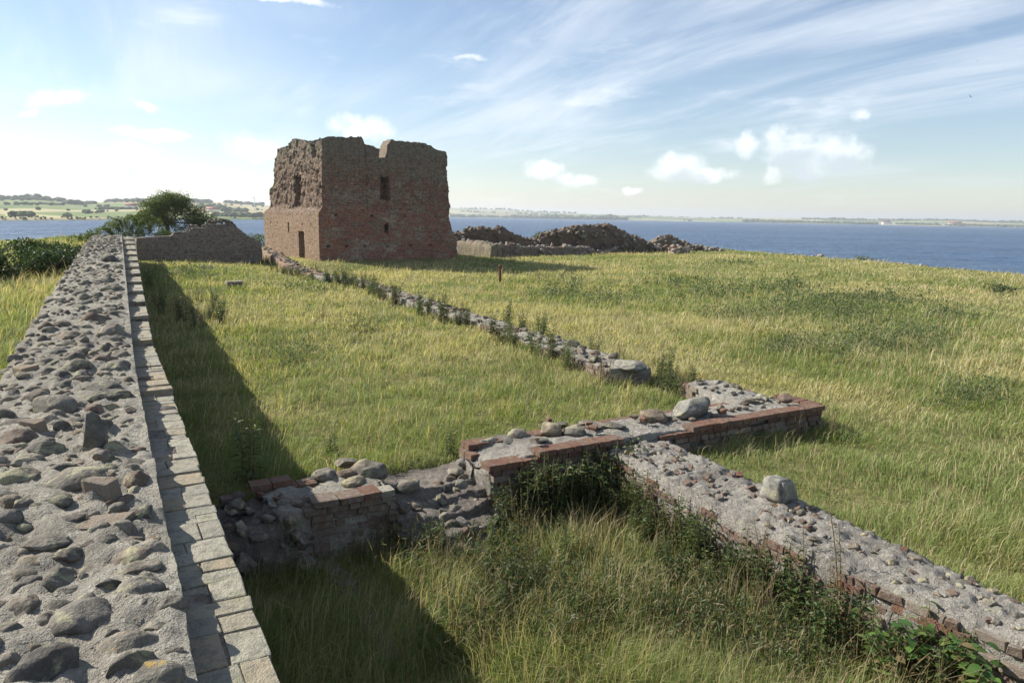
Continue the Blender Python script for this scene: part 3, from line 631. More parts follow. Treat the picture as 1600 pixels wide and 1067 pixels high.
for i, (vis, p, hl, hw, hh, kd, yaw) in enumerate(recs):
    yaw0 = math.atan2(UV[1], UV[0])+yaw; tilt = (random.uniform(-.18, .18), random.uniform(-.18, .18), yaw0)
    if kd == 'b': ms, sc, z = [B_TAN[i % 3]], (2*hw, 2*hl, 2*hh), .30*hh; tilt = (.05, -.12, yaw*.6-.35)
    elif kd == 'c': ms, sc, z = [ANG[i % 7]], (hl, hw, hh), .12*hh
    elif kd == 'u': ms, sc, z = [ANG[2]], (hw*.8, hw*.95, hh*1.0), .55*hh; tilt = (0, 0, .4)
    elif kd == 'a': ms, sc, z = ANG, (hl, hw, hh), .06*hh
    else: ms, sc, z = ROUND, (hl, hw, hh), .02*hh
    loc = p-off+np.array([0, 0, z])
    if i < 300: piece('stone', ms, ramp_o, loc, sc, tilt)
    else: late.append((random.choice(ROUND_LO), loc, sc, tilt))
join_pieces('small_stones', late, ramp_o, M_STONE)
# ledge bricks
s = -2.0; n_b = 0; late = []
brk = []
while s < S_END-.2:
    dep = random.choice([.125, .13, .135, .15, .20, .25]) if s < 16 else random.choice([.13, .26])
    nxt = [q for q in STEPS if s < q < s+dep+.05]
    if nxt: dep = max(.06, nxt[0]-s)
    r0, r1 = float(r_edge(s))-.02, float(r_ledge(s)); wd = r1-r0
    cut = [0, 1] if (dep < .14 and random.random() < .6) else ([0, random.choice([.34, .5, .62]), 1] if wd < .5 else [0, .36, .68, 1])
    zt = float(z_ledge(np.array([s+dep/2]))[0])
    for a, b in zip(cut[:-1], cut[1:]):
        brk.append((s+dep/2, r0+wd*(a+b)/2+random.uniform(-.006, .006), dep-.005, wd*(b-a)-.005, zt-.05+random.uniform(-.012, .007)))
    s += dep
for i, (s, r, dl, dw, z) in enumerate(sorted(brk, key=lambda q: (q[0] < 1.5, q[0]))):
    rot = (random.uniform(-.025, .025), random.uniform(-.025, .025), math.atan2(UV[1], UV[0])+random.uniform(-.03, .03)); loc = wl(r, s, z)-off
    if i < 300: piece('brick', B_PALE, ramp_o, loc, (dl, dw, .10), rot)
    else: late.append((random.choice(B_PALE), loc, (dl, dw, .10), rot))
join_pieces('far_bricks', late, ramp_o, M_BRICK_PALE)
# ---------------------------------------------------------------- masonry helpers
def resample(pts, ds):
    pts = np.asarray(pts, float); seg = np.linalg.norm(np.diff(pts[:, :2], axis=0), axis=1); L = np.concatenate([[0], np.cumsum(seg)])
    n = max(3, int(L[-1]/ds)+1); q = np.linspace(0, L[-1], n); return q, np.stack([np.interp(q, L, pts[:, k]) for k in range(pts.shape[1])], 1)
FOOT = []                                    # footprints without grass: (polyline, half width)
def wall_core(name, parent, pts, hw, zb, mat, seed, ds=.08, at=.04, asd=.03, nt=11, ns=6, batter=.04, freq=3.0, rot=None, grass_gap=.0):
    """a lumpy masonry body along pts (x, y, top z); zb: how deep it goes; ends closed"""
    q, P = resample(pts, ds); d = np.gradient(P[:, :2], axis=0); d /= np.linalg.norm(d, axis=1)[:, None]; nrm = np.stack([d[:, 1], -d[:, 0]], 1)
    hwv = np.full(len(q), hw) if np.isscalar(hw) else np.interp(q/q[-1], np.linspace(0, 1, len(hw)), hw)
    T = np.concatenate([np.full(ns, -1.0), np.linspace(-1, 1, nt), np.full(ns, 1.0)]); K = np.concatenate([np.linspace(1, 1/ns, ns), np.zeros(nt), np.linspace(1/ns, 1, ns)])
    rows = []
    for t, k in zip(T, K):
        x = P[:, 0]+nrm[:, 0]*hwv*t; y = P[:, 1]+nrm[:, 1]*hwv*t
        top = P[:, 2] + at*fbm2(x, y, freq, 4, seed) + at*.5*fbm2(x, y, freq*4, 3, seed+3) - .25*at*abs(t)**3
        z = top*(1-k)+zb*k
        p3 = np.stack([x*freq, y*freq, z*freq*1.3], 1); o = asd*fbm(p3, 4, seed+7)*(1.0 if k > 0 or abs(t) == 1 else 0) + batter*k*np.sign(t)*1.0*(1 if t > 0 else -1)
        sg = np.sign(t)*(1 if (k > 0 or abs(t) == 1) else 0); o = sg*(asd*fbm(p3, 4, seed+7) + batter*k)
        rows.append(np.stack([x+nrm[:, 0]*o, y+nrm[:, 1]*o, z], 1))
    G = np.stack(rows, 1); nk = G.shape[1]
    caps = []
    for idx, sgn in ((0, -1), (-1, 1)):                 # ragged rounded end faces: three shrinking sections
        sec = G[idx]; c = P[idx]; ext = []
        for j, f in enumerate((.9, .6, .0)):
            m = sec.copy(); m[:, :2] = c[:2]+(sec[:, :2]-c[:2])*f + sgn*d[idx]*(.02+.03*j) + .02*RNG.normal(size=(nk, 1)); ext.append(m)
        caps.append(ext)
    G = np.concatenate([np.stack(caps[0][::-1], 0), G, np.stack(caps[1], 0)], 0)
    V = G.reshape(-1, 3) - np.array(parent.location)
    me = mesh_np(name, V if rot is None else V@rot.T, grid_faces(G.shape[0], nk), mat, True)
    o = obj(name, me, parent)
    if rot is not None: o.matrix_basis = Matrix(rot.T.tolist()).to_4x4()
    FOOT.append((P[:, :2], float(np.max(hwv))+grass_gap)); return o
def rot_along(a, b):
    d = (np.asarray(b)[:2]-np.asarray(a)[:2]); d = d/np.linalg.norm(d); return np.array([[d[0], d[1], 0], [-d[1], d[0], 0], [0, 0, 1.0]])
def lay(parent, A, B, z, meshes, L=.27, W=.13, H=.085, jit=.008, skip=0.0, out=0.0, half=False, stop=None):
    """a row of bricks from A to B (centres of their faces along the line), top at z; out shifts to the right of A->B"""
    A = np.asarray(A)[:2]; B = np.asarray(B)[:2]; D = B-A; n = np.linalg.norm(D); D = D/n; N = np.array([D[1], -D[0]]); yaw = math.atan2(D[1], D[0]); s = random.uniform(-.1, 0) if half else 0.0
    while s < n-.04:
        l = min(L*random.choice([1, 1, 1, .5, .96]), n-s)
        if random.random() >= skip and l > .05:
            c = A+D*(s+l/2)+N*(out+random.uniform(-jit, jit)); zz = (z(s/n) if callable(z) else z)-H/2+random.uniform(-jit, jit)*.5
            piece('brick', meshes, parent, np.array([c[0], c[1], zz])-np.array(parent.location), (l-.012, W, H-.006), (random.uniform(-.02, .02), random.uniform(-.02, .02), yaw+random.uniform(-.03, .03)))
        s += l
def put(parent, meshes, name, px, py, z, wpx, hr=.6, lr=1.0, yaw=None, sink=.2, tilt=.15):
    p = at_z(px, py, z); hw = wpx*m_per_px(p)/2; yaw = random.uniform(0, 3) if yaw is None else yaw
    base = np.array(parent.location) if parent else np.zeros(3)
    return piece(name, meshes, parent, p-base+np.array([0, 0, hw*hr*(1-2*sink)]), (hw, hw*lr, hw*hr), (random.uniform(-tilt, tilt), random.uniform(-tilt, tilt), yaw))

# ---------------------------------------------------------------- the brick tower
tower = empty('brick_tower', (TC0[0], TC0[1], 0.0), math.atan2(TE[1], TE[0]))
tag(tower, 'tall square ruined red brick tower with broken notched top', 'tower')
FT = np.array([(0, 8.85), (.44, 8.95), (1.9, 9.02), (3.6, 9.1), (3.85, 8.7), (3.95, 7.72), (5.0, 7.66), (5.75, 7.68), (6.0, 8.75), (6.35, 9.1), (8, 9.1), (9.7, 9.08), (10.3, 8.85), (11, 8.6), (12, 8.5)])
LT = np.array([(0, 8.85), (.4, 8.8), (1.0, 8.62), (2.2, 8.5), (2.9, 8.62), (4.8, 8.9), (7.2, 9.12), (8.2, 9.0), (8.9, 8.7), (12, 8.6)])
RT = np.array([(0, 8.5), (3, 8.7), (6, 8.2), (9, 8.6), (12, 8.5)]); BT = np.array([(0, 8.6), (2, 9.2), (4, 9.6), (7, 9.7), (9, 9.5), (12, 8.9)])
def rect_at(z):
    x0 = .34*sst(z, 3.45, 3.95)+.10*sst(z, 5, 8.5); y0 = .07*sst(z, 4.0, 4.9)+.10*sst(z, 7.5, 9); x1 = 12-.75*sst(z, 1.0, 3.2)-.2*sst(z, 4.5, 7.5); y1 = 12-.55*sst(z, 3.4, 3.8)-1.2*sst(z, 4.8, 6.2)-1.0*sst(z, 7.2, 9)
    return x0, y0, x1, y1
FEAT_F = [(4.98, 5.86, 4.55, 6.2, .9, .16), (5.38, 5.64, 2.05, 2.7, .9, .0)] + [(u, u+.13, .95, 1.09, .4, 0) for u in (.62, 2.05, 3.55, 5.5, 7.6, 9.4)] + [(u, u+.13, 3.3, 3.43, .3, 0) for u in (1.3, 4.2, 7.1, 9.9)]
FEAT_L = [(4.3, 5.5, 4.0, 6.25, .85, .12), (6.0, 6.24, 1.95, 2.68, .8, 0), (2.95, 4.05, -.2, 2.06, 1.9, 0), (1.2, 2.2, 7.6, 9.2, .35, .3)] + [(u, u+.12, 2.55, 2.68, .3, 0) for u in (1.4, 3.0, 8.6, 10.2)]
def tower_mesh():
    nu = 112; nz = 84; f = np.linspace(0, 1, nu+1)[:-1]; V = []; fr = np.linspace(0, 1, nz)**.97
    outer, inner, side_id = [], [], []
    for sd in range(4):                                    # front, right, back, left: once round
        for a in f:
            u = a*12
            top = (np.interp(u, *FT.T), np.interp(u, *RT.T), np.interp(12-u, *BT.T), np.interp(12-u, *LT.T))[sd]
            top += .07*float(vnoise(np.array([[u*2.3, sd*9.0, 0]]), 61)[0])+.05*float(vnoise(np.array([[u*6.1, sd*9.0, 4]]), 62)[0])
            z = fr*top - .0; x0, y0, x1, y1 = rect_at(z)
            if sd == 0: X = x0+(x1-x0)*a; Y = y0.copy(); nx, ny, uu = 0, 1, X
            if sd == 1: X = x1.copy(); Y = y0+(y1-y0)*a; nx, ny, uu = -1, 0, Y
            if sd == 2: X = x1+(x0-x1)*a; Y = y1.copy(); nx, ny, uu = 0, -1, X
            if sd == 3: X = x0.copy(); Y = y1+(y0-y1)*a; nx, ny, uu = 1, 0, Y
            p3 = np.stack([X, Y, z], 1)
            rough = sst(z, 3.3, 4.1)*(.13 if sd == 3 else .08)+.022
            if sd == 1: rough = rough+.06
            dep = rough*(fbm(p3*np.array([3.6, 3.6, 2.6]), 4, 63, .8)*1.9+.25) + .05*fbm(p3*.5, 2, 64)*sst(z, 3, 4)
            for (a0, a1, b0, b1, dd, soft) in (FEAT_F if sd == 0 else FEAT_L if sd == 3 else []):
                wob = soft*vnoise(p3*2.6, 66)
                k = (uu > a0+wob) & (uu < a1+wob) & (z > b0+wob) & (z < b1+wob*.7); dep = np.where(k, dd+.1*vnoise(p3*4, 65), dep)
            outer.append(np.stack([X+nx*dep, Y+ny*dep, z-.25*(fr == 0)], 1))
            xi0, yi0, xi1, yi1 = 2.1, 2.0, 10.0, 9.2; aa = a
            q = [(xi0+(xi1-xi0)*aa, yi0), (xi1, yi0+(yi1-yi0)*aa), (xi1+(xi0-xi1)*aa, yi1), (xi0, yi1+(yi0-yi1)*aa)][sd]
            zt = top+.10*float(vnoise(np.array([[q[0]*3, q[1]*3, 2]]), 67)[0])
            inner.append(np.array([[q[0], q[1], zt-.05], [q[0], q[1], zt*.6], [q[0], q[1], .2]])); side_id += [sd]
    outer = np.stack(outer); inner = np.stack(inner); n = len(outer)
    mids = []
    for k in (.25, .5, .75):
        m = outer[:, -1]*(1-k)+inner[:, 0]*k; m[:, 2] += .10*vnoise(m*2.7, 68)+.06*vnoise(m*6, 69); mids.append(m)
    G = np.concatenate([outer, np.stack(mids, 1), inner], 1); G = np.concatenate([G, G[:1]], 0); nk = G.shape[1]
    F = grid_faces(n+1, nk, 0, False); F = F.copy(); last = n*nk
    F = np.where(F >= last, F-last, F)
    me = mesh_np('tower_masonry', G[:-1].reshape(-1, 3), F, M_TOWER_FRONT, True); me.materials.append(M_TOWER_SIDE)
    mi = np.repeat(np.array([1 if s_ == 3 else 0 for s_ in side_id]), nk-1).astype(np.int32)
    me.polygons.foreach_set('material_index', mi); me.set_sharp_from_angle(angle=RAD(50)); return me
obj('masonry', tower_mesh(), tower)
FOOT.append((np.array([TCEN-TU*3.2, TCEN+TU*3.2]), 6.2))
# near-black panel in the open doorway, its colour standing for the recess shade, and two loose blocks by the foot
M_DOORWAY_SHADE, g = material('doorway_shade'); g.out(g.principled((0.035, 0.028, 0.022), .8))
dv = np.array([(x_, y_, z_) for z_ in (.0, 2.0) for x_, y_ in ((1.5, 2.93), (1.5, 4.07), (1.58, 4.07), (1.58, 2.93))]); bx = np.array([[0, 1, 2, 3], [7, 6, 5, 4], [0, 4, 5, 1], [1, 5, 6, 2], [2, 6, 7, 3], [3, 7, 4, 0]])
obj('door', mesh_np('tower_doorway_shade', dv, bx, M_DOORWAY_SHADE), tower)

# ---------------------------------------------------------------- the far end wall of the courtyard
end_w = empty('end_wall', (FW_A[0], FW_A[1], .2)); tag(end_w, 'shadowed brick wall with stepped top between the cobbled wall and the tower', 'wall')
fd = (FW_B-FW_A)/np.linalg.norm(FW_B-FW_A); fn = np.array([-fd[1], fd[0]])
def on_line(px, py, A, B):
    d = ray(px, py); e = np.asarray(B)-np.asarray(A); nn = np.array([-e[1], e[0]]); t = (A@nn)/(d[:2]@nn); return d*t+np.array([0, 0, ZC])
tops = [(213, 371), (268, 368), (272, 363), (297, 361), (300, 357), (322, 355), (326, 351), (352, 349), (364, 350), (374, 357), (388, 368), (408, 378)]
tp = np.array([on_line(a, b, FW_A, FW_B) for a, b in tops]); tp[:, :2] += fn*.42; tp[:, 2] -= .03
wall_core('brickwork', end_w, tp, .42, -.4, M_WALL_BRICK, 71, .10, .02, .02, rot=rot_along(FW_A, FW_B))
for a, b in zip(tops[1:7], tops[2:8]):
    if a[1] == b[1]: continue
    p, q = on_line(*a, FW_A, FW_B), on_line(*b, FW_A, FW_B)
    if np.linalg.norm(q[:2]-p[:2]) > .6: lay(end_w, p[:2]+fn*.12, q[:2]+fn*.12, float(p[2])+.05, B_PALE, W=.26)
for i in range(46):
    px = random.choice([random.uniform(285, 372), random.uniform(320, 362), random.uniform(330, 358)]); k = np.interp(px, [q[0] for q in tops], [q[1] for q in tops]); p = on_line(px, k, FW_A, FW_B); r0 = random.uniform(.08, .2)
    p[:2] += fn*random.uniform(.1, .8); p[2] += random.uniform(-.05, .12)+.16*math.exp(-((px-342)/14)**2)
    piece('stone', DARK_ST, end_w, p-np.array(end_w.location), (r0, r0*1.2, r0*.7), (random.random(), random.random(), random.random()*3))

# ---------------------------------------------------------------- long low middle wall
mid_w = empty('middle_wall', (MID[5, 0], MID[5, 1], 0.0)); tag(mid_w, 'long low crumbling wall running from the tower through the grass', 'wall')
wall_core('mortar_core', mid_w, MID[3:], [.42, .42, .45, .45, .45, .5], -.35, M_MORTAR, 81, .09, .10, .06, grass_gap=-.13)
A = MID[:4].copy(); wall_core('brickwork', mid_w, A, .40, -.5, M_TOWER_SIDE, 82, .12, .06, .03, rot=rot_along(A[0], A[-1]))
qm, PM = resample(MID, .05)
def on_mid(s, t, lift=0.0):
    i = min(len(PM)-2, int(s/qm[-1]*(len(PM)-1))); d = PM[i+1, :2]-PM[i, :2]; d = d/np.linalg.norm(d); n = np.array([d[1], -d[0]]); return np.array([PM[i, 0]+n[0]*t, PM[i, 1]+n[1]*t, PM[i, 2]+lift]), math.atan2(d[1], d[0])
for i in range(290):
    s = qm[-1]*(random.random()**.8); p, yaw = on_mid(s, random.uniform(-.4, .4), random.uniform(-.02, .04)); k = random.random(); r0 = random.uniform(.05, .13)*(1.5 if k > .93 else 1)
    if k < .4: piece('brick', B_CHUNK[4:], mid_w, p-np.array(mid_w.location), (r0*2.2, r0*1.5, r0), (random.uniform(-.3, .3), random.uniform(-.3, .3), random.random()*3))
    else: piece('stone', ANG+ANG+ROUND+PALE_ANG, mid_w, p-np.array(mid_w.location), (r0*1.2, r0, r0*.65), (random.uniform(-.3, .3), random.uniform(-.3, .3), random.random()*3))
def lay_mid(f0, f1, t, dz, **k):
    n = 6
    for i in range(n):
        a, _ = on_mid(qm[-1]*(f0+(f1-f0)*i/n), t); b, _ = on_mid(qm[-1]*(f0+(f1-f0)*(i+1)/n), t); lay(mid_w, a, b, float(a[2])+dz, B_DULL, **k)
for (f0, f1) in ((.80, .90), (.55, .66), (.35, .45)): lay_mid(f0, f1, .40, .0, skip=.3); lay_mid(f0, f1, .42, -.09, skip=.35)
lay_mid(.93, 1.0, .47, -.02, skip=.15); lay_mid(.93, 1.0, .49, -.11, skip=.1); lay_mid(.93, 1.0, .49, -.20, skip=.2)
put(mid_w, PALE, 'boulder', 985, 574, .34, 46, .45, 1.3, sink=.3)

# ---------------------------------------------------------------- the cross wall with its stub, pier and doorway
def cx(t, q=0.0, z=0.0): p = CF+CD*t+CN*q; return np.array([p[0], p[1], z])
def ct(px, py, z): return float((at_z(px, py, z)[:2]-CF)@CD)
TL = ct(742, 735, .15); TE_ = float(np.linalg.norm(CE-CF)); TJ0, TJ1 = ct(958, 690, .3), ct(1062, 690, .3)
cross = empty('cross_wall', cx(2, .4, -.1)); tag(cross, 'low cross wall of boulders and mortar edged with red brick', 'wall')
wall_core('mortar_core', cross, [cx(TL+.12, .47, .18), cx(-.55, .47, .28), cx(.1, .47, .34), cx(1.8, .47, .36), cx(3.3, .47, .36), cx(TE_-.12, .47, .36)], .40, -.7, M_MORTAR_PALE, 91, .05, .055, .03, nt=17, freq=4.5)
A = at_z(1098, 596, .33); B_ = cx(TE_-.72, .75, .36)
wall_core('stub_core', cross, [A, A*.5+B_*.5+np.array([0, 0, .0]), B_], .42, -.5, M_MORTAR_PALE, 92, .05, .05, .03, nt=13, freq=4.5)
sd_ = (B_-A)[:2]/np.linalg.norm((B_-A)[:2]); sn = np.array([sd_[1], -sd_[0]])
for k in range(4): lay(cross, A[:2]-sn*.40, B_[:2]-sn*.40, .34-.088*k, B_RED, skip=.1+.1*(k == 0), half=k % 2)
for k in range(3): lay(cross, A[:2]+sn*.40-sd_*.02, A[:2]+sn*.40+sd_*.5, .32-.088*k, B_DULL, skip=.2)
lay(cross, A[:2]-sn*.35-sd_*.06, A[:2]+sn*.35-sd_*.06, .30, B_RED)
# brick coping and courses of the front
lay(cross, cx(.0, .07), cx(TJ0+.05, .07), .405, B_RED, W=.25, L=.14); lay(cross, cx(TJ1+.45, .05), cx(TE_, .05), .405, B_RED, W=.25, L=.145)
lay(cross, cx(-.75, .1), cx(.0, .1), .315, B_RED, W=.26, L=.27)
for k in range(1, 11):
    z = .405-.088*k; mm = B_DULL if k > 1 else B_RED
    lay(cross, cx(.0 if k == 1 else -.78+.05*k, .065), cx(TJ0+.1, .065), z, mm, half=k % 2, skip=.03+.02*k)
    if k < 7: lay(cross, cx(TJ1-.1, .055), cx(TE_, .055), z, mm, half=k % 2, skip=.03)
lay(cross, cx(TE_-.06, .05), cx(TE_-.06, .9), .405, B_RED, W=.25, L=.14)
for k in range(1, 7): lay(cross, cx(TE_-.06, .03), cx(TE_-.06, .92), .405-.088*k, B_DULL if k > 1 else B_RED, half=k % 2)
# back edge coping, lower
lay(cross, cx(TL+.12, .9), cx(TE_-1.3, .9), .355, B_RED, W=.24, L=.15, skip=.05); lay(cross, cx(TL+.15, .92), cx(TE_-1.3, .92), .27, B_DULL, skip=.1)
lay(cross, cx(TL+.14, .6), cx(TL+.14, 1.0), .27, B_RED, L=.2)
for k in range(2, 6): lay(cross, cx(TL+.2, .8), cx(TL+.2, 1.0), .355-.088*k, B_DULL, W=.24)
# stones on the cross wall
for a in [(810, 682, .35, 32, .75, .9), (790, 690, .3, 40, .4, 1), (862, 672, .4, 34, .7, .9), (898, 674, .4, 36, .5, .9), (845, 686, .38, 22, .4, 1.1), (930, 663, .4, 30, .3, 1), (960, 664, .4, 34, .3, 1), (1020, 651, .42, 46, .42, 1), (915, 659, .4, 20, .4, 1), (876, 661, .4, 22, .3, 1)]:
    put(cross, ROUND, 'stone', a[0], a[1]+2, a[2]-.03, a[3]*1.12, a[4]*.85, a[5], sink=.34)
put(cross, PALE, 'boulder', 1080, 647, .38, 72, .52, .75, yaw=.5, sink=.18)
put(cross, PALE, 'boulder', 762, 712, .12, 44, .95, .8, yaw=.4, sink=.2, tilt=.3)
put(cross, PALE_ANG, 'boulder', 765, 752, -.12, 72, .55, .8, yaw=.3, sink=.3)
for a in [(920, 667, 18), (926, 673, 16), (835, 694, 20), (1128, 648, 16), (1005, 660, 18), (990, 655, 14), (858, 660, 14)]:
    put(cross, B_CHUNK, 'brick', a[0], a[1], .41, a[2]*1.8, .5, .6, sink=.15)
for i in range(26):
    p = cx(random.uniform(2.2, TE_-.3), random.uniform(.25, .8), .40); r0 = random.uniform(.03, .075); piece('stone', ANG+DARK_ST, cross, p-np.array(cross.location), (r0*1.2, r0, r0*.6), (random.random()*.4, 0, random.random()*3))
for i in range(26):
    p = A+(B_-A)*random.random(); p[:2] += sn*random.uniform(-.32, .35); r0 = random.uniform(.03, .09); piece('stone', ANG+PALE, cross, p-np.array(cross.location)+np.array([0, 0, .02]), (r0*1.2, r0, r0*.6), (random.random()*.4, 0, random.random()*3))
put(cross, DARK_ST, 'stone', 1227, 627, .42, 26, .7, .8)
# the pier left of the doorway and the broken wall that ties it to the rampart
P0, P1 = ct(485, 777, .26), ct(618, 757, .26); P0, P1 = min(P0, P1), max(P0, P1)
pier = empty('broken_pier', cx((P0+P1)/2, .4, -.3)); tag(pier, 'broken brick pier with boulders on top beside the doorway gap', 'pier')
wall_core('mortar_core', pier, [cx(P0-.35, .45, .16), cx(P0+.1, .45, .18), cx(P1-.12, .45, .16)], .42, -.8, M_MORTAR, 93, .05, .08, .05, nt=17, freq=4.0)
wall_core('rubble_core', pier, [cx(P0-1.85, .5, .02), cx(P0-1.2, .5, .08), cx(P0-.75, .48, .02), cx(P0-.3, .45, .12)], .38, -.8, M_EARTH, 97, .04, .12, .12, nt=21, freq=5.5, batter=.22)
for i in range(26):
    f_ = random.random(); p = cx(random.uniform(P0-1.8, P0-.05), .12-.30*f_, .08-.55*f_); r0 = random.uniform(.04, .13); piece('stone', ANG+DARK_ST+B_CHUNK[5:], pier, p-np.array(pier.location), (r0*1.3, r0, r0*.7), (random.random(), random.random(), random.random()*3))
lay(pier, cx(P0, .1), cx(P1-.2, .1), .235, B_DULL[:3]+B_RED[:2], W=.27, L=.30); lay(pier, cx(P1-.18, .14), cx(P1, .14), .20, B_PALE, W=.2, L=.2)
for k in range(1, 11):
    lay(pier, cx(P0-.02, .06), cx(P1-.02, .06), .235-.088*k, B_DULL, half=k % 2, skip=.04); lay(pier, cx(P1-.06, .02), cx(P1-.06, .85), .20-.088*k, B_DULL, half=k % 2, skip=.12)
for a in [(508, 738, .3, 34, .8, .9), (540, 735, .3, 34, .7, .9), (565, 728, .32, 36, .8, .9), (542, 718, .3, 26, .7, 1), (578, 735, .28, 44, 1.0, .8), (552, 748, .28, 34, .5, .8), (490, 745, .26, 26, .5, 1)]:
    put(pier, ROUND, 'stone', a[0], a[1]+6, a[2]-.12, a[3]*1.3, a[4]*.72, a[5], sink=.44)
for i in range(3): lay(pier, cx(P0-.55+.08*i, .84), cx(P0-.05+.3*i, .84), .27-.085*i, B_RED, L=.25, W=.22, skip=.15)
for i in range(30):
    p = cx(random.uniform(P0-1.7, P0+.2), random.uniform(.02, .85), .12+random.uniform(-.02, .06)); r0 = random.uniform(.04, .11); piece('stone', ANG+DARK_ST+B_CHUNK[:3], pier, p-np.array(pier.location), (r0*1.3, r0, r0*.6), (random.random()*.5, 0, random.random()*3))
lay(pier, cx(P0-1.7, .84), cx(P0-.5, .84), .15, B_DULL, skip=.2)
# doorway floor and rocks in front of it
door_f = empty('doorway_sill', cx((P1+TL)/2, .4, -.2)); tag(door_f, 'worn mortar and rock sill in the doorway gap of the low wall', 'sill')
wall_core('mortar_core', door_f, [cx(P1+.02, .78, -.02), cx((P1+TL)/2, .78, -.02), cx(TL+.1, .78, .02)], .36, -.8, M_EARTH, 94, .04, .05, .07, nt=19, freq=6, batter=.15)
for k, (q_, z_) in enumerate(((.42, -.07), (.10, -.15), (-.18, -.28), (-.42, -.42))):
    wall_core('rubble_core', door_f, [cx(P1+.03, q_, z_), cx((P1+TL)/2, q_, z_-.03), cx(TL+.12-.1*k, q_, z_+.02)], .22, -.85, M_EARTH, 110+k, .04, .07, .06, nt=13, freq=6, batter=.12)
for i in range(46):
    f_ = random.random(); p = cx(random.uniform(P1+.02, TL+.2), .62-1.15*f_, -.0-.45*f_); r0 = random.uniform(.04, .12); piece('stone', ANG+ANG+DARK_ST+PALE_ANG, door_f, p-np.array(door_f.location), (r0*1.3, r0, r0*.75), (random.random(), random.random(), random.random()*3))
for a in [(637, 765, .0, 40, .5, .7, ROUND), (733, 806, -.35, 36, .95, .8, PALE_ANG), (778, 806, -.35, 40, .85, .8, PALE), (695, 818, -.38, 40, .6, .8, ROUND), (668, 800, -.3, 46, .6, .8, ANG), (640, 792, -.3, 50, .7, .8, ANG), (648, 830, -.42, 36, .5, .8, ANG), (755, 818, -.4, 26, .7, .8, ANG), (712, 740, .02, 26, .5, 1, ANG), (722, 728, .05, 24, .6, 1, PALE_ANG), (735, 715, .12, 30, .6, 1, ANG), (628, 812, -.4, 44, .7, 1, ANG)]:
    put(door_f, a[6], 'stone', a[0], a[1], a[2], a[3], a[4], a[5], sink=.2)

# ---------------------------------------------------------------- the near right wall
right_w = empty('near_right_wall', (RD_A[0], RD_A[1], -.2)); right_w.name = 'rubble_wall'; tag(right_w, 'low pale mortar wall studded with brick chunks in the right foreground', 'wall')
RW = .62
def rx(t, q=0.0, z=0.0): p = RD_A-RDV*t-RNV*q; return np.array([p[0], p[1], z])        # t towards the camera, q from the right edge to the left
t0_ = float((RD_A-cx(TJ0+.3, -.02)[:2])@RDV)
def qL(t): return float(np.interp(t, [-2, .6, 1.9, 3.0, 3.8, 7], [1.02, 1.05, .98, .82, .68, .35]))
RT_ = [t0_, .6, 1.9, 3.0, 3.8, 5.0, 7.0]
wall_core('mortar_core', right_w, [rx(t, qL(t)/2, .27-.012*max(0, t)) for t in RT_], [qL(t)/2 for t in np.linspace(t0_, 7, 24)], -.8, M_MORTAR_PALE, 95, .035, .075, .05, nt=29, freq=5.5)
for k in range(0, 8):
    for (a, b, sk) in ((t0_+.1, .2, .12), (.2, 2.0, .22), (2.0, 4.2, .3), (4.2, 7.0, .3)):
        z0 = .16-.012*max(a, 0)*3
        lay(right_w, rx(a, qL(a)-.03), rx(b, qL(b)-.03), z0-.09*k, B_DULL if k > 0 else B_RED, half=k % 2, skip=sk+.02*k+(.25 if k == 0 else 0), jit=.02)
lay(right_w, rx(.6, qL(.6)-.12), rx(2.2, qL(2.2)-.12), .20, B_DULL, W=.24, L=.2, skip=.45, jit=.02); lay(right_w, rx(2.2, qL(2.2)-.1), rx(4.2, qL(4.2)-.1), .17, B_DULL, W=.26, L=.24, skip=.3, jit=.02)
for i in range(280):
    t = random.uniform(t0_+.1, 5.2); q = random.uniform(.04, qL(t)-.1); z = .26-.012*max(0, t); r0 = random.uniform(.018, .055)*(1 if random.random() < .9 else 1.5)
    k = random.random(); p = rx(t, q, z+.002)-np.array(right_w.location)
    if k < .38: piece('brick', B_CHUNK[5:]+B_CHUNK[:2], right_w, p, (r0*2.2, r0*1.7, r0*1.5), (random.uniform(-.4, .4), random.uniform(-.4, .4), random.random()*3))
    else: piece('stone', ANG+ROUND+PALE_ANG, right_w, p, (r0*1.3, r0, r0*.7), (random.uniform(-.3, .3), random.uniform(-.3, .3), random.random()*3))
bm = bmesh.new(); bmesh.ops.create_cube(bm, size=2.0)
for v in bm.verts:
    if v.co.z > 0: v.co.x = v.co.x*.66-.12; v.co.y *= .70; v.co.z *= .92 if v.co.x > 0 else 1.06
    v.co += Vector(RNG.uniform(-.07, .07, 3))
bmesh.ops.bevel(bm, geom=list(bm.edges), offset=.16, segments=2, affect='EDGES'); bmesh.ops.subdivide_edges(bm, edges=list(bm.edges), cuts=3, use_grid_fill=True)
VV = np.array([v.co[:] for v in bm.verts]); DD = fbm(VV*2.2, 4, 88)
for v, d_ in zip(bm.verts, DD): v.co *= 1+.07*d_
blk = bpy.data.meshes.new('pale_cut_block'); bm.to_mesh(blk); bm.free(); blk.materials.append(M_BOULDER)
for f_ in blk.polygons: f_.use_smooth = True
p = at_z(1216, 778, .26); hw = 27*m_per_px(p)
bk = bpy.data.objects.new('loose_block', blk); COL.objects.link(bk); bk.location = (p[0], p[1], .25+hw*.62); bk.scale = (hw*.92, hw*.85, hw*.70); bk.rotation_euler = (0, .03, .62)
tag(bk, 'pale squared stone block resting on the near right wall', 'stone block')
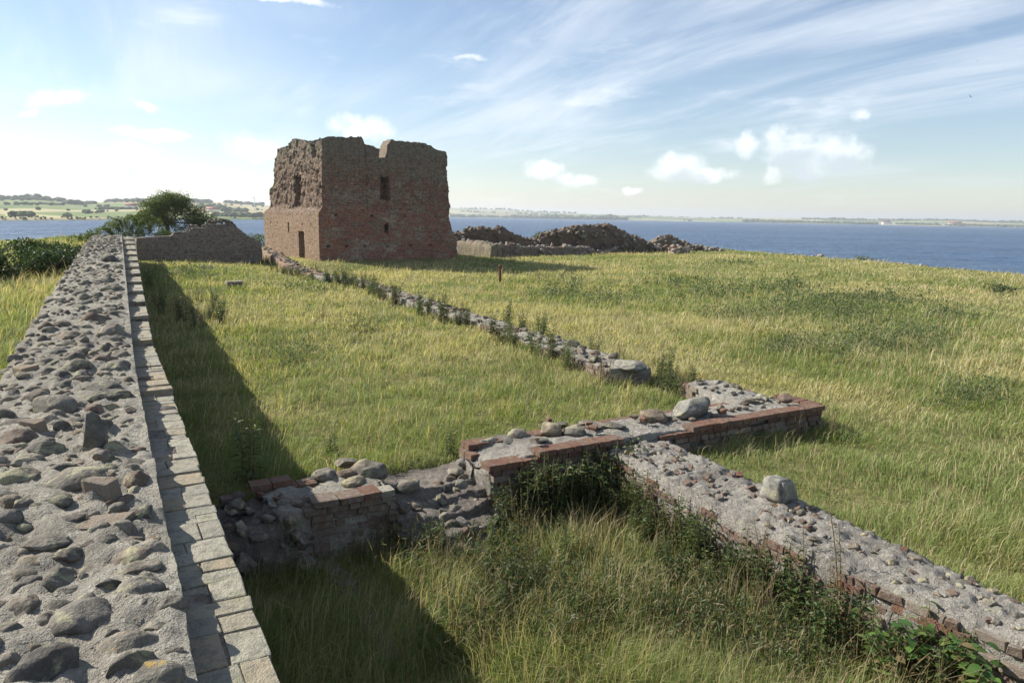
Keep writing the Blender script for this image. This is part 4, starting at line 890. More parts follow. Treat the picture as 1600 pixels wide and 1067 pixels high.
# low footing in the shaded pit and two stumps in the courtyard
foot_w = empty('sunken_footing', at_z(560, 930, -.5)); tag(foot_w, 'low brick footing sunk in shaded grass below the cobbled wall', 'footing')
fp = np.array([at_z(505, 872, -.5), at_z(548, 915, -.5), at_z(580, 965, -.5), at_z(618, 1030, -.5)]); fp[:, 2] = -.56; wall_core('mortar_core', foot_w, fp, .12, -.8, M_MORTAR, 96, .05, .03, .03, grass_gap=-.10)
for a, b in zip(fp[:-1], fp[1:]): lay(foot_w, a, b, -.49, B_DULL, W=.2, L=.22, skip=.25, jit=.02, out=.02)
for (px, py, wpx, lab) in ((322, 425, 17, 'small brick stump in the courtyard grass near the shadowed end wall'), (366, 452, 25, 'long flat brick stump in sunlit courtyard grass')):
    p = at_z(px, py, .12); e = empty('brick_stump', p); tag(e, lab, 'stump'); hw = wpx*m_per_px(p)/2
    for k in range(5): lay(e, p[:2]+TE*(-hw), p[:2]+TE*hw, float(p[2])+.36-.09*k, B_PALE if k == 0 else B_DULL, W=.3)

# ---------------------------------------------------------------- ruins behind the meadow, right of the tower
def ruin(name, label, tops, ybase, thick, mat, seed, at=.24, stones=(0, None), zb=ZM, asd=.16):
    base = [at_z(px, yb, zb) for (px, _), yb in zip(tops, ybase)]; pts = []
    for (px, yt), b in zip(tops, base): t = at_Y(px, yt, b[1]); pts.append([b[0], b[1]+thick*.5, t[2]])
    pts = np.array(pts); c = pts[len(pts)//2]; e = empty(name, (c[0], c[1], zb)); tag(e, label, 'ruined wall')
    wall_core('rubble_core', e, pts, thick/2, zb-.6, mat, seed, .18, at, asd, nt=9, freq=2.2)
    q, P = resample(pts, .2)
    for i in range(stones[0]):
        p = P[random.randrange(len(P))].copy(); p[1] += random.uniform(-.5, .35)*thick; r0 = random.uniform(.13, .34)
        if i % 2 == 0: p[1] -= (thick/2-random.uniform(.45, .5)*thick*0+.02); p[2] = zb+random.random()*(p[2]-zb)
        piece('stone', stones[1], e, p+np.array([0, 0, random.uniform(-.06, .1)])-np.array(e.location), (r0*1.2, r0, r0*.75), (random.random(), random.random(), random.random()*3))
    return e
ruin('mound_wall', 'dark rubble wall directly right of the tower', [(708, 368), (727, 361), (747, 357), (785, 359), (793, 363), (811, 372), (835, 379)], [396]*7, 1.8, M_DARK_RUBBLE, 101, stones=(150, DARK_ST))
ruin('curtain_wall', 'big hump-topped dark rubble wall against the bay', [(826, 381), (845, 370), (862, 363), (891, 357), (920, 354), (955, 353), (966, 360), (977, 366), (995, 372), (1012, 380), (1030, 388)], [395]*11, 2.0, M_DARK_RUBBLE, 102, stones=(290, FAR_ST[:1]+DARK_ST+DARK_ST))
ruin('low_wall', 'low dark brick wall topped with pale stones before the humped wall', [(772, 381), (790, 383), (815, 386), (860, 386), (910, 387), (940, 395)], [402, 402, 401, 400, 398, 397], 1.2, M_WALL_BRICK, 103, .08, (44, FAR_ST), asd=.05)
# the sunlit return wall beside the tower: it runs away from the camera
b0 = at_z(722, 399, ZM); b1 = at_z(776, 404, ZM); e = empty('return_wall', (b1[0], b1[1], ZM)); tag(e, 'sunlit rough stone wall end between tower and low dark wall', 'ruined wall')
wall_core('rubble_core', e, [[b0[0]-.4, b0[1]+.6, at_Y(722, 378, b0[1])[2]], [(b0[0]+b1[0])/2, (b0[1]+b1[1])/2+.4, at_Y(750, 377, (b0[1]+b1[1])/2)[2]], [b1[0], b1[1]+.3, at_Y(776, 384, b1[1])[2]]], .6, -1.3, M_TAN_STONE, 104, .15, .22, .18, freq=2.4)
for i in range(26):
    k = random.random(); p = b0*(1-k)+b1*k; p[2] = at_Y(750, 377+6*k, p[1])[2]; r0 = random.uniform(.13, .26); piece('stone', FAR_ST, e, p+np.array([random.uniform(-.4, .4), random.uniform(0, .9), random.uniform(-.05, .1)])-np.array(e.location), (r0, r0, r0*.7), (random.random(), random.random(), 0))
ruin('gap_wall', 'low dark wall with sunlit stone slope at its left end', [(942, 398), (950, 390), (966, 383), (1010, 384), (1052, 387)], [397, 396, 395, 395, 395], 1.3, M_WALL_BRICK, 105, .10, (30, FAR_ST), asd=.05)
ruin('rubble_heap', 'pointed heap of reddish stones at the right end of the ruins', [(1008, 384), (1026, 374), (1038, 370), (1047, 370), (1064, 376), (1078, 383), (1100, 388), (1132, 391)], [392, 392, 392, 392, 392, 393, 393, 393], 1.6, M_DARK_RUBBLE, 106, .14, (95, FAR_ST+DARK_ST))
ruin('stone_pier', 'small sunlit stone pier at the right end of the ruins', [(1050, 389), (1060, 386), (1076, 387)], [397, 397, 397], 1.2, M_FAR_STONE, 107, .1, (16, FAR_ST))
e = empty('fallen_rocks', at_z(795, 404, ZM)); e.name = 'rock_pile'; tag(e, 'low pile of dark rocks at the corner of the low dark wall', 'rocks')
for i in range(22):
    px = random.uniform(766, 826); p = at_z(px, random.uniform(401, 407), -.72); r0 = random.uniform(.2, .5); piece('stone', DARK_ST, e, p-np.array(e.location), (r0*1.2, r0, r0*.6), (random.random()*.5, random.random()*.5, random.random()*3))
# line of pale stones along the top of the shore bank
e = empty('shore_stone_row', (SHORE[3][0], SHORE[3][1], ZM)); tag(e, 'row of small pale stones along the meadow edge above the bay', 'stone row')
for a, b in zip(SHORE[1:5], SHORE[2:6]):
    n = int(np.linalg.norm(b-a)/.55)
    for i in range(n):
        k = (i+random.random())/n; p = a*(1-k)+b*k
        if random.random() < .25: continue
        r0 = random.uniform(.10, .24)*(1.5 if random.random() < .08 else 1); x, y = p+np.array([random.uniform(-.5, .3), random.uniform(-.6, .3)]); piece('stone', FAR_ST, e, (x-e.location[0], y-e.location[1], gz(x, y)-ZM+r0*.45), (r0*1.2, r0, r0*.75), (random.random(), random.random(), random.random()*3))
# marker post in the meadow
p = at_z(781, 443, ZM); hpost = at_Y(781, 414, p[1])[2]-gz(p[0], p[1]); e = empty('marker_post', (p[0], p[1], gz(p[0], p[1]))); tag(e, 'dark red wooden marker post standing in the meadow', 'post')
def lathe(prof, n=14):
    a = np.linspace(0, 2*math.pi, n, endpoint=False); V = np.concatenate([np.stack([r*np.cos(a), r*np.sin(a), np.full(n, z)], 1) for r, z in prof]); F = []
    for k in range(len(prof)-1): F += [[k*n+i, k*n+(i+1) % n, (k+1)*n+(i+1) % n, (k+1)*n+i] for i in range(n)]
    return V, np.array(F)
V, F = lathe([(.085, -.3), (.085, hpost-.22)]); obj('shaft', mesh_np('post_shaft', V, F, M_POST, True), e)
V, F = lathe([(.07, hpost-.23), (.07, hpost-.17), (.09, hpost-.17), (.09, hpost-.03), (.07, hpost), (.001, hpost)]); obj('cap', mesh_np('post_cap', V, F, M_POST), e)
# wind turbine on the far hills
tb = land_pt(np.array([az_of(398)]), np.array([.42]))[0]; e = empty('wind_turbine', tb); tag(e, 'tiny wind turbine on the far hills just left of the tower', 'wind turbine')
dist_t = math.hypot(tb[0], tb[1]); hub = at_Y(398, 309, tb[1])[2]-tb[2]
V, F = lathe([(.9, -2), (.45, hub)]); obj('mast', mesh_np('turbine_mast', V, F, M_TURB, True), e)
V, F = lathe([(.6, -1.5), (.8, 0), (.1, 1.6)]); o = obj('nacelle', mesh_np('turbine_nacelle', V, F, M_TURB, True), e); o.location = (0, -.6, hub); o.rotation_euler = (RAD(90), 0, 0)
bl = np.array([(-.35, 0, 0), (.35, 0, 0), (.5, .1, 1.5), (.08, .05, 8.5), (-.3, -.1, 1.5), (-.35, .12, 0), (.35, .12, 0)]); bm_ = mesh_np('turbine_blade', bl, [np.array([[0, 1, 2], [0, 2, 4], [4, 2, 3], [5, 4, 6], [4, 3, 6]])], M_TURB)
for k in range(3): o = obj('blade', bm_, e); o.location = (0, -1.6, hub); o.rotation_euler = (0, RAD(20+120*k), 0)
# two birds high over the bay
M_BIRD, g = material('dark_feathers'); g.out(g.principled((0.02, 0.02, 0.024), .7))
def bird(px, py, Y, span, yaw, roll, label):
    p = at_Y(px, py, Y); e = empty('bird', p, yaw); e.rotation_euler = (roll, .1, yaw); tag(e, label, 'bird')
    V, F = lathe([(.004, -.30), (.05, -.2), (.075, 0), (.06, .14), (.035, .2), (.004, .27)], 8); o = obj('body', mesh_np('bird_body', V*span, F, M_BIRD, True), e); o.rotation_euler = (0, RAD(90), 0)
    for s in (-1, 1):
        W = np.array([(.08, 0, .02), (-.08, 0, .02), (.10, .28*s, .07), (-.05, .28*s, .07), (-.12, .62*s, .0), (.0, .45*s, .05)])*span; obj('wing', mesh_np('bird_wing', W, [np.array([[0, 2, 3, 1], [2, 5, 4, 3]])], M_BIRD), e)
    obj('tail', mesh_np('bird_tail', np.array([(-.18, .03, 0), (-.18, -.03, 0), (-.42, -.1, 0), (-.34, 0, 0), (-.42, .1, 0)])*span, [np.array([[0, 1, 2], [0, 2, 3], [0, 3, 4]])], M_BIRD), e)
bird(1516, 151, 70, .44, 1.3, .9, 'small dark swallow-like bird, lower of the two in the sky')
bird(1527, 95, 90, .36, .3, .2, 'tiny dark bird, upper of the two in the sky')
#PART3
# ---------------------------------------------------------------- plants
def leaf_cards(pos, ax, nr, L, W, col, fold=.25):
    """pointed folded leaves: base, left, tip, right"""
    n = len(pos); sd = np.cross(ax, nr); sd /= np.linalg.norm(sd, axis=1)[:, None]+1e-9; L = L[:, None]; W = W[:, None]
    up = np.cross(sd, ax)
    V = np.stack([pos, pos+ax*L*.42+sd*W*.5+up*W*fold, pos+ax*L-up*W*fold*.8, pos+ax*L*.42-sd*W*.5+up*W*fold], 1).reshape(-1, 3)
    F = (np.arange(n)*4)[:, None]+np.array([0, 1, 2, 3]); F3 = np.concatenate([F[:, [0, 1, 2]], F[:, [0, 2, 3]]])
    return V, F3, np.repeat(col, 4, axis=0)
def tube(path, r0, r1, n=5):
    path = np.asarray(path, float); V = []; m = len(path)
    for i, p in enumerate(path):
        d = path[min(i+1, m-1)]-path[max(i-1, 0)]; d = d/(np.linalg.norm(d)+1e-9); a = np.cross(d, [.3, .2, .9] if abs(d[2]) < .9 else [1, .1, 0]); a /= np.linalg.norm(a); b = np.cross(d, a); r = r0+(r1-r0)*i/(m-1)
        t = np.linspace(0, 2*math.pi, n, endpoint=False); V.append(p+r*(np.cos(t)[:, None]*a+np.sin(t)[:, None]*b))
    V = np.concatenate(V); F = [[k*n+i, k*n+(i+1) % n, (k+1)*n+(i+1) % n, (k+1)*n+i] for k in range(m-1) for i in range(n)]
    return V, np.array(F)
def merge(parts):
    Vs, Fs, n = [], [], 0
    for V, F in parts: Vs.append(V); Fs.append(F+n); n += len(V)
    return np.concatenate(Vs), np.concatenate(Fs)
def unit(v): return v/(np.linalg.norm(v, axis=-1, keepdims=True)+1e-9)
def plant_meshes(kind, seed):
    rg = np.random.default_rng(seed); stems, pos, ax, LL, WW, cc = [], [], [], [], [], []
    spec = dict(nettle=(9, .45, .95, .045, .095, .50, [(0.060, 0.10, 0.028), (0.085, 0.125, 0.036), (0.05, 0.085, 0.03)]),
                stalk=(2, 1.0, 1.45, .03, .075, .34, [(0.09, 0.11, 0.035), (0.15, 0.12, 0.05), (0.12, 0.08, 0.04)]),
                bramble=(11, .35, .7, .06, .135, .74, [(0.085, 0.17, 0.03), (0.12, 0.22, 0.04), (0.06, 0.125, 0.025)]),
                dry=(11, .35, .75, .045, .06, .35, [(0.16, 0.115, 0.055), (0.11, 0.085, 0.045), (0.09, 0.10, 0.04)]),
                pale=(6, .5, .9, .03, .13, .24, [(0.12, 0.17, 0.05), (0.15, 0.19, 0.065), (0.10, 0.14, 0.045)]))[kind]
    ns, h0, h1, gap, lf, lw, cols = spec
    for _ in range(ns):
        h = rg.uniform(h0, h1); a = rg.uniform(0, 6.28); sp = .16 if ns > 1 else .01; b = np.array([math.cos(a), math.sin(a), 0])*rg.uniform(0, sp); lean = np.array([math.cos(a), math.sin(a), 0])*rg.uniform(.02, .34 if kind in ('bramble', 'dry') else .2)
        t = np.linspace(0, 1, 6); path = b+np.outer(t, [0, 0, h])+np.outer(t**2, lean*h); stems.append(tube(path, .008, .0035, 4))
        k = int(h/gap)
        for i in range(2, k):
            f = i/k; c = b+np.array([0, 0, h*f])+lean*h*f*f
            for j in range(2 if kind != 'stalk' else 3):
                aa = i*1.57+j*math.pi+rg.uniform(-.5, .5); dr = np.array([math.cos(aa), math.sin(aa), rg.uniform(-.45, .5)]); dr /= np.linalg.norm(dr)
                if kind == 'dry' and rg.random() < .45: continue
                s = lf*rg.uniform(.6, 1.25)*(1.15-.55*f)
                if kind == 'stalk': s *= 1.3 if f < .45 else .55
                pos.append(c+dr*.012); ax.append(dr); LL.append(s); WW.append(s*lw*rg.uniform(.8, 1.2)); cc.append(np.array(cols[rg.integers(len(cols))])*rg.uniform(.75, 1.2))
    SV, SF = merge(stems); pos = np.array(pos); ax = np.array(ax); nr = unit(np.array([0, 0, 1.0])+.45*rg.normal(size=pos.shape))
    V, F, C = leaf_cards(pos, ax, nr, np.array(LL), np.array(WW), np.array(cc))
    a = mesh_np(kind+'_stem', SV, SF, M_STEM, True); b = mesh_np(kind+'_leaves', V, F, M_LEAF); add_color(b, C); return a, b
PM_ = {k: [plant_meshes(k, 300+i*7+len(k)) for i in range(4)] for k in ('nettle', 'stalk', 'bramble', 'dry', 'pale')}
def plant(kind, name, x, y, sc, label, group=None, z=None, cat='weed'):
    z = gz(x, y) if z is None else z; e = empty(name, (x, y, z-.02), random.uniform(0, 6.28)); e.scale = (sc*random.uniform(.9, 1.15),)*2+(sc,); a, b = random.choice(PM_[kind]); obj('stem', a, e); obj('leaves', b, e); tag(e, label, cat, group); return e
def plant_px(kind, name, px, py, zg, sc, label, group=None):
    p = at_z(px, py, zg); return plant(kind, name, p[0], p[1], sc, label, group)
for i in range(58):                                        # along the side of the near right wall
    t = random.uniform(t0_+.15, 3.6); where = 'near the cross wall' if t < .2 else 'below the pale block' if t < 1.6 else 'towards the bottom right corner'; q = qL(t)+.12+abs(random.gauss(0, .2)); p = rx(t, q); k = random.random()
    if k < .40: plant('nettle', 'nettle', p[0], p[1], random.uniform(.65, 1.0), 'nettle growing at the foot of the near right wall, '+where, 'nettles along the near right wall')
    elif k < .80: plant('dry', 'dry_weed', p[0], p[1], random.uniform(.6, 1.0), 'brown withered weed at the foot of the near right wall, '+where, 'withered weeds along the near right wall')
    else: plant('pale', 'willowherb', p[0], p[1], random.uniform(.6, .9), 'pale green willowherb at the foot of the near right wall, '+where, 'willowherbs along the near right wall')
for i in range(30):                                        # in the corner under the cross wall
    p = cx(random.uniform(-.7, TJ0+.15), -.12-abs(random.gauss(0, .16))); plant('nettle' if random.random() < .7 else 'dry', 'corner_nettle', p[0], p[1], random.uniform(.7, 1.15), 'leafy weed crowding the inner corner under the cross wall', 'weeds in the corner under the cross wall')
for (px, py, sc, lab) in ((1437, 962, .95, 'tallest thin stalk rising across the near right wall'), (1228, 905, .80, 'seedy stalk before the middle of the near right wall'), (1262, 915, .62, 'shorter seedy stalk right of the middle weed stalk'), (1345, 940, .72, 'thin stalk between two seedy stalks on the near right wall'), (1398, 955, .5, 'short thin stalk left of the tallest stalk'), (1530, 1010, .55, 'thin stalk near the right edge of the wall')):
    p = at_z(px, py, -.45); t = float((RD_A-p[:2])@RDV); p = rx(t, max(float(-(p[:2]-RD_A)@RNV), qL(t)+.12)); plant('stalk', 'weed_stalk', p[0], p[1], sc*1.15, lab, 'thin weed stalks before the near right wall')
def ovate_leaf():
    prof = [(0, 0), (.12, .22), (.35, .36), (.6, .31), (.82, .16), (1, 0)]; V, F = [], []
    for k, (t, wd_) in enumerate(prof): V += [(-wd_, t, .10*wd_*2-.18*t*t), (0, t, -.18*t*t), (wd_, t, .10*wd_*2-.18*t*t)]
    for k in range(5): b = k*3; F += [[b, b+1, b+4, b+3], [b+1, b+2, b+5, b+4]]
    return np.array(V), np.array(F)
LV, LF = ovate_leaf(); LEAVES = []
for k, c_ in enumerate([(0.07, 0.14, 0.03), (0.10, 0.175, 0.038), (0.05, 0.10, 0.025), (0.13, 0.18, 0.05), (0.055, 0.115, 0.03), (0.17, 0.13, 0.06)]):
    me = mesh_np('broad_leaf', LV, LF, M_LEAF, True); add_color(me, np.tile(np.array(c_), (len(LV), 1))); LEAVES.append(me)
for (px, py, nst, sc, lab) in ((1390, 1080, 9, 1.15, 'leftmost bright broad-leaved shrub in the bottom right corner'), (1475, 1080, 12, 1.4, 'largest bright broad-leaved shrub in the bottom right corner'), (1560, 1085, 9, 1.25, 'rightmost bright broad-leaved shrub beside the wall end')):
    p = at_z(px, py, -.5); t = float((RD_A-p[:2])@RDV); q = max(float(-(p[:2]-RD_A)@RNV), qL(t)+.22); p = rx(t, q); g0 = gz(p[0], p[1]); e = empty('broadleaf_shrub', (p[0], p[1], g0)); tag(e, lab, 'shrub', 'broad-leaved shrubs in the bottom right corner'); st = []
    for _ in range(nst):
        a = random.uniform(0, 6.28); h = random.uniform(.3, .58)*sc; ln = np.array([math.cos(a), math.sin(a), 0])*random.uniform(.1, .3)*sc; tt = np.linspace(0, 1, 6); path = np.outer(tt, [0, 0, h])+np.outer(tt**1.5, ln); st.append(tube(path, .008, .003, 4))
        for k in range(13):
            f = .15+.85*k/12; c_ = np.array([0, 0, h*f])+ln*f**1.5; aa = k*2.4+random.uniform(-.4, .4); s_ = random.uniform(.045, .095)*sc
            piece('leaf', LEAVES, e, c_, (s_, s_, s_), (random.uniform(-.35, .35), random.uniform(-.3, .3), aa))
    V, F = merge(st); obj('stem', mesh_np('shrub_stem', V, F, M_STEM, True), e)
for (px, py, zg, sc, kd, nm, lab) in ((388, 815, -.5, 1.15, 'pale', 'willowherb', 'pale willowherb clump in shade beside the brick ledge'), (800, 800, -.5, .85, 'pale', 'willowherb', 'sunlit pale willowherb before the left end of the cross wall'), (922, 790, -.5, 1.05, 'pale', 'willowherb', 'tall pale willowherb in the inner wall corner'), (700, 712, .0, .6, 'pale', 'willowherb', 'pale tuft beside the doorway gap in the courtyard'),
        (1182, 688, -.1, .6, 'dry', 'dry_weed', 'withered weed at the outer foot of the cross wall'), (1240, 690, -.1, .65, 'dry', 'dry_weed', 'withered weed near the right end of the cross wall'), (1300, 690, -.1, .7, 'dry', 'dry_weed', 'withered weed just past the right end of the cross wall'), (1080, 690, .0, .5, 'pale', 'willowherb', 'pale weed where near right wall meets cross wall'),
        (515, 712, .0, .55, 'pale', 'willowherb', 'small pale weed behind the broken pier'), (950, 915, -.5, .55, 'nettle', 'nettle', 'dark low nettle in the middle of the pit grass'), (820, 905, -.5, .6, 'dry', 'dry_weed', 'brownish withered clump in the left pit grass'), (770, 935, -.5, .6, 'dry', 'dry_weed', 'brownish withered clump lowest in the pit grass'), (690, 900, -.5, .6, 'dry', 'dry_weed', 'withered clump at the edge of the shade in the pit'),
        (500, 500, .0, .8, 'dry', 'dry_weed', 'dark withered weed amid the courtyard grass'), (250, 480, .1, 1.0, 'nettle', 'nettle', 'nettle by the shaded foot of the cobbled wall'), (290, 500, .1, 1.1, 'nettle', 'nettle', 'dark nettle clump at the edge of the wall shade'), (345, 500, .1, .9, 'nettle', 'nettle', 'nettle clump just outside the wall shade'), (232, 450, .2, 1.0, 'pale', 'willowherb', 'pale weed by the far end of the cobbled wall')):
    plant_px(kd, nm, px, py, zg, sc, lab)
for i in range(110):                                       # along the middle wall, courtyard side mostly
    s = qm[-1]*random.uniform(.18, 1.02); s = min(s, qm[-1]); sideq = 1 if random.random() < .78 else -1; p, _ = on_mid(s, sideq*-(.55+abs(random.gauss(0, .35)))*-1); k = random.random()
    plant('nettle' if k < .6 else 'dry' if k < .75 else 'pale', 'wall_weed', p[0], p[1], random.uniform(.6, 1.15)*(.75 if s < .5*qm[-1] else 1), 'leafy weed along the middle wall, '+('in its far stretch near the tower' if s < .45*qm[-1] else 'in its middle stretch' if s < .75*qm[-1] else 'in its near stretch by the lumpy end'), 'weeds along the middle wall')
for i in range(16):
    p = at_z(random.uniform(1030, 1095), random.uniform(596, 622), .0); plant('nettle' if i % 2 else 'dry', 'gap_weed', p[0], p[1], random.uniform(.4, .7), 'weed filling the gap between middle wall and cross wall', 'weeds in the gap of the middle wall')
for i in range(16):
    p = at_z(random.uniform(250, 350), random.uniform(470, 512), .1); plant('nettle' if i % 2 else 'dry', 'shade_nettle', p[0], p[1], random.uniform(.6, 1.0), 'dark nettle in the clump along the shade of the cobbled wall', 'nettles along the wall shade')

for i in range(22):
    p = at_z(random.uniform(395, 640), random.uniform(842, 880), -.5); plant('dry' if i % 3 else 'nettle', 'pier_weed', p[0], p[1], random.uniform(.45, .8), 'weed in the shade before the broken pier', 'weeds before the broken pier')
for i in range(44):
    p = at_z(random.uniform(650, 1230), random.triangular(850, 1040, 870), -.5); t = float((RD_A-p[:2])@RDV); q = float(-(p[:2]-RD_A)@RNV)
    if q < qL(t)+.1: continue
    k = random.choice(['dry', 'dry', 'pale', 'nettle', 'stalk']); sc = random.uniform(.4, .75)*(.6 if k == 'stalk' else 1); west = 'left' if p[0] < .3 else 'right'
    plant(k, 'pit_weed', p[0], p[1], sc, {'dry': 'brown withered weed', 'pale': 'pale upright weed', 'nettle': 'dark leafy weed', 'stalk': 'thin seedy stalk'}[k]+' in the sunlit pit grass, '+west+' half', 'weeds in the pit grass')
# thistle and nettle patches of the meadow: a mass
def patch_leaves(n_total):
    P_ = [(880, 462, 60, 14, .5), (950, 470, 50, 12, .5), (1100, 462, 60, 12, .5), (1180, 455, 60, 12, .5), (1240, 450, 40, 12, .6), (1250, 495, 60, 16, .55), (1330, 500, 80, 18, .5), (1300, 470, 90, 12, .4), (1400, 470, 80, 14, .4), (1330, 560, 110, 22, .45), (1420, 540, 80, 20, .4), (1150, 500, 60, 14, .35),
          (1230, 560, 50, 16, .35), (1480, 500, 60, 16, .35), (1150, 411, 40, 4, .4), (1565, 463, 22, 8, .7), (1520, 640, 60, 20, .3), (900, 440, 30, 6, .6), (1060, 440, 60, 8, .35), (450, 560, 60, 20, .2), (560, 520, 50, 16, .25), (300, 440, 60, 12, .35), (480, 460, 60, 8, .3), (770, 900, 70, 50, .30), (860, 950, 120, 60, .24), (1000, 940, 110, 50, .24), (1120, 980, 90, 50, .24), (720, 980, 60, 60, .24), (1240, 1020, 80, 40, .24), (640, 870, 50, 30, .3)]
    pos = []; hh = []
    wts = np.array([q[2]*q[3] for q in P_], float); wts /= wts.sum()
    for q, wgt in zip(P_, wts):
        if q[1] > 760: wgt = wgt*.38
        n = int(n_total*wgt/14); px = q[0]+RNG.normal(size=n)*q[2]*.55; py = q[1]+RNG.normal(size=n)*q[3]*.5
        for a, b in zip(px, py):
            if b < 400: continue
            z0 = (-.5 if b > 760 else -.3 if a > 700 else 0); p = at_z(a, b, z0); h = q[4]*random.uniform(.6, 1.5)
            k = 14; pos.append(np.stack([p[0]+RNG.normal(size=k)*.10, p[1]+RNG.normal(size=k)*.10, RNG.uniform(.1, 1, k)*h], 1)); hh.append(np.full(k, m_per_px(p)))
    return np.concatenate(pos), np.concatenate(hh)
pp, mp_ = patch_leaves(62000); pp[:, 2] += ground(pp[:, 0], pp[:, 1]); n = len(pp)
ax = unit(RNG.normal(size=(n, 3))+np.array([0, 0, .9])); nr = unit(RNG.normal(size=(n, 3)))
L = np.maximum(.05, 3.2*mp_)*RNG.uniform(.7, 1.6, n)*np.where(pp[:, 1] < 9.2, 1.5, 1); dryp = (pp[:, 1] < 9.2) & (RNG.random(n) < .28)
colr = np.array([(0.075, 0.105, 0.045), (0.095, 0.125, 0.055), (0.06, 0.09, 0.035), (0.12, 0.14, 0.075)])[RNG.integers(0, 4, n)]*RNG.uniform(.8, 1.2, (n, 1))
colr[dryp] = np.array([.17, .13, .07])*RNG.uniform(.7, 1.2, (dryp.sum(), 1))
V, F, C = leaf_cards(pp, ax, nr, L, L*np.where(pp[:, 1] < 9.2, .16, .36), colr); me = mesh_np('meadow_weeds', V, F, M_LEAF); add_color(me, C); o = obj('meadow_weeds', me); tag(o, 'patches of dark thistles and nettles in the meadow', 'weeds', kind='stuff')

# ---------------------------------------------------------------- bushes and the wind-bent hawthorn
def crown_cloud(lobes, n, leaf, cols, seed, shell=.55):
    rg = np.random.default_rng(seed); lobes = np.array(lobes, float); vol = lobes[:, 3]*lobes[:, 4]*lobes[:, 5]; k = rg.choice(len(lobes), n, p=vol**.75/np.sum(vol**.75)); d = unit(rg.normal(size=(n, 3))); r = shell+(1.08-shell)*rg.random(n)**.6
    c = lobes[k, :3]+d*r[:, None]*lobes[k, 3:6]; c = c+.16*np.stack([fbm(c*1.9, 3, seed+q) for q in (1, 2, 3)], 1)*2
    keep = fbm(c*2.4, 2, seed+5) > -.16; c = c[keep]; d = d[keep]; n = len(c)
    axd = unit(d*.7+rg.normal(size=(n, 3))*.8+np.array([.15, 0, .2])); nr = unit(d+.6*rg.normal(size=(n, 3))); L = leaf*rg.uniform(.6, 1.4, n); cols = np.array(cols); C = cols[rg.integers(0, len(cols), n)]*rg.uniform(.7, 1.25, (n, 1))
    return leaf_cards(c, axd, nr, L, L*.62, C)
DKG = [(0.040, 0.072, 0.024), (0.052, 0.085, 0.03), (0.034, 0.06, 0.022), (0.07, 0.10, 0.034)]; BRG = [(0.09, 0.135, 0.034), (0.12, 0.165, 0.042), (0.065, 0.105, 0.028), (0.145, 0.18, 0.05)]
def bush(name, label, x, y, lobes, n, leaf, cols, seed, group=None, z=None):
    z = gz(x, y) if z is None else z; e = empty(name, (x, y, z)); tag(e, label, 'bush', group); V, F, C = crown_cloud(lobes, n, leaf, cols, seed); me = mesh_np('bush_crown', V, F, M_LEAF); add_color(me, C); obj('crown', me, e)
    parts = []; rg = np.random.default_rng(seed)
    for l in lobes:
        for _ in range(3):
            tip = np.array(l[:3])+unit(rg.normal(size=3))*np.array(l[3:6])*.8; b = np.array([l[0]*.4, l[1]*.4, -.1]); m = (b+tip)/2+rg.normal(size=3)*.12; parts.append(tube([b, m, tip], .03, .008))
    V, F = merge(parts); obj('branches', mesh_np('bush_branches', V, F, M_BARK, True), e); return e
# bank of bushes beyond the cobbled wall, at the left edge
for i, (px, py, wpx, Y, lab) in enumerate(((12, 376, 52, 25, 'dark bush at the left edge of the picture'), (60, 374, 50, 27, 'second dark bush from the left edge'), (108, 379, 44, 30, 'third dark bush from the left edge, before the low hawthorn branches'), (-40, 370, 60, 24, 'dark bush cut by the left edge'))):
    t = at_Y(px, py, Y); g0 = gz(t[0], t[1]); hz = max(.9, t[2]-g0-.12); w_ = wpx*Y/FPX; rg = np.random.default_rng(i)
    lob = [(rg.normal()*w_*.42, rg.normal()*.7, hz*rg.uniform(.35, .72), w_*rg.uniform(.38, .6), .8*rg.uniform(.8, 1.3), hz*rg.uniform(.25, .36)) for _ in range(9)]
    bush('dark_bush', lab, t[0], t[1], lob, 9000, .085, DKG, 400+i, 'bushes beyond the cobbled wall', g0)
t = at_Y(172, 362, 53); g0 = gz(t[0], t[1]); T0 = t[2]-g0+.35
bush('sloping_bush', 'sloping bush rising from the cobbled wall end towards the hawthorn', t[0], t[1], [(x_, RNG.normal()*.3, T0+top_-rz_*.9, rx_, .6, rz_) for x_, top_, rx_, rz_ in ((-2.3, -.75, .6, .4), (-1.6, -.55, .6, .4), (-1.0, -.35, .55, .4), (-.4, -.1, .6, .45), (.2, .2, .5, .4), (.8, .5, .5, .45), (1.3, .85, .5, .4), (1.9, .95, .55, .45), (2.5, 1.15, .5, .4), (3.0, .8, .6, .5), (.6, -.3, .9, .6), (1.6, .1, .9, .7), (-.8, -.9, 1.3, .6), (2.6, .1, .8, .7), (3.4, -.1, .8, .7))], 22000, .095, BRG, 420, None, g0)
t = at_Y(400, 368, 70); g0 = gz(t[0], t[1]); bush('small_bush', 'small bush between the end wall and the tower', t[0], t[1], [(-.3, 0, t[2]-g0-.3, .9, .8, .45), (.4, 0, t[2]-g0-.5, .8, .8, .6), (0, 0, (t[2]-g0)*.4, 1.1, 1, .9)], 2600, .10, BRG, 421, None, g0)
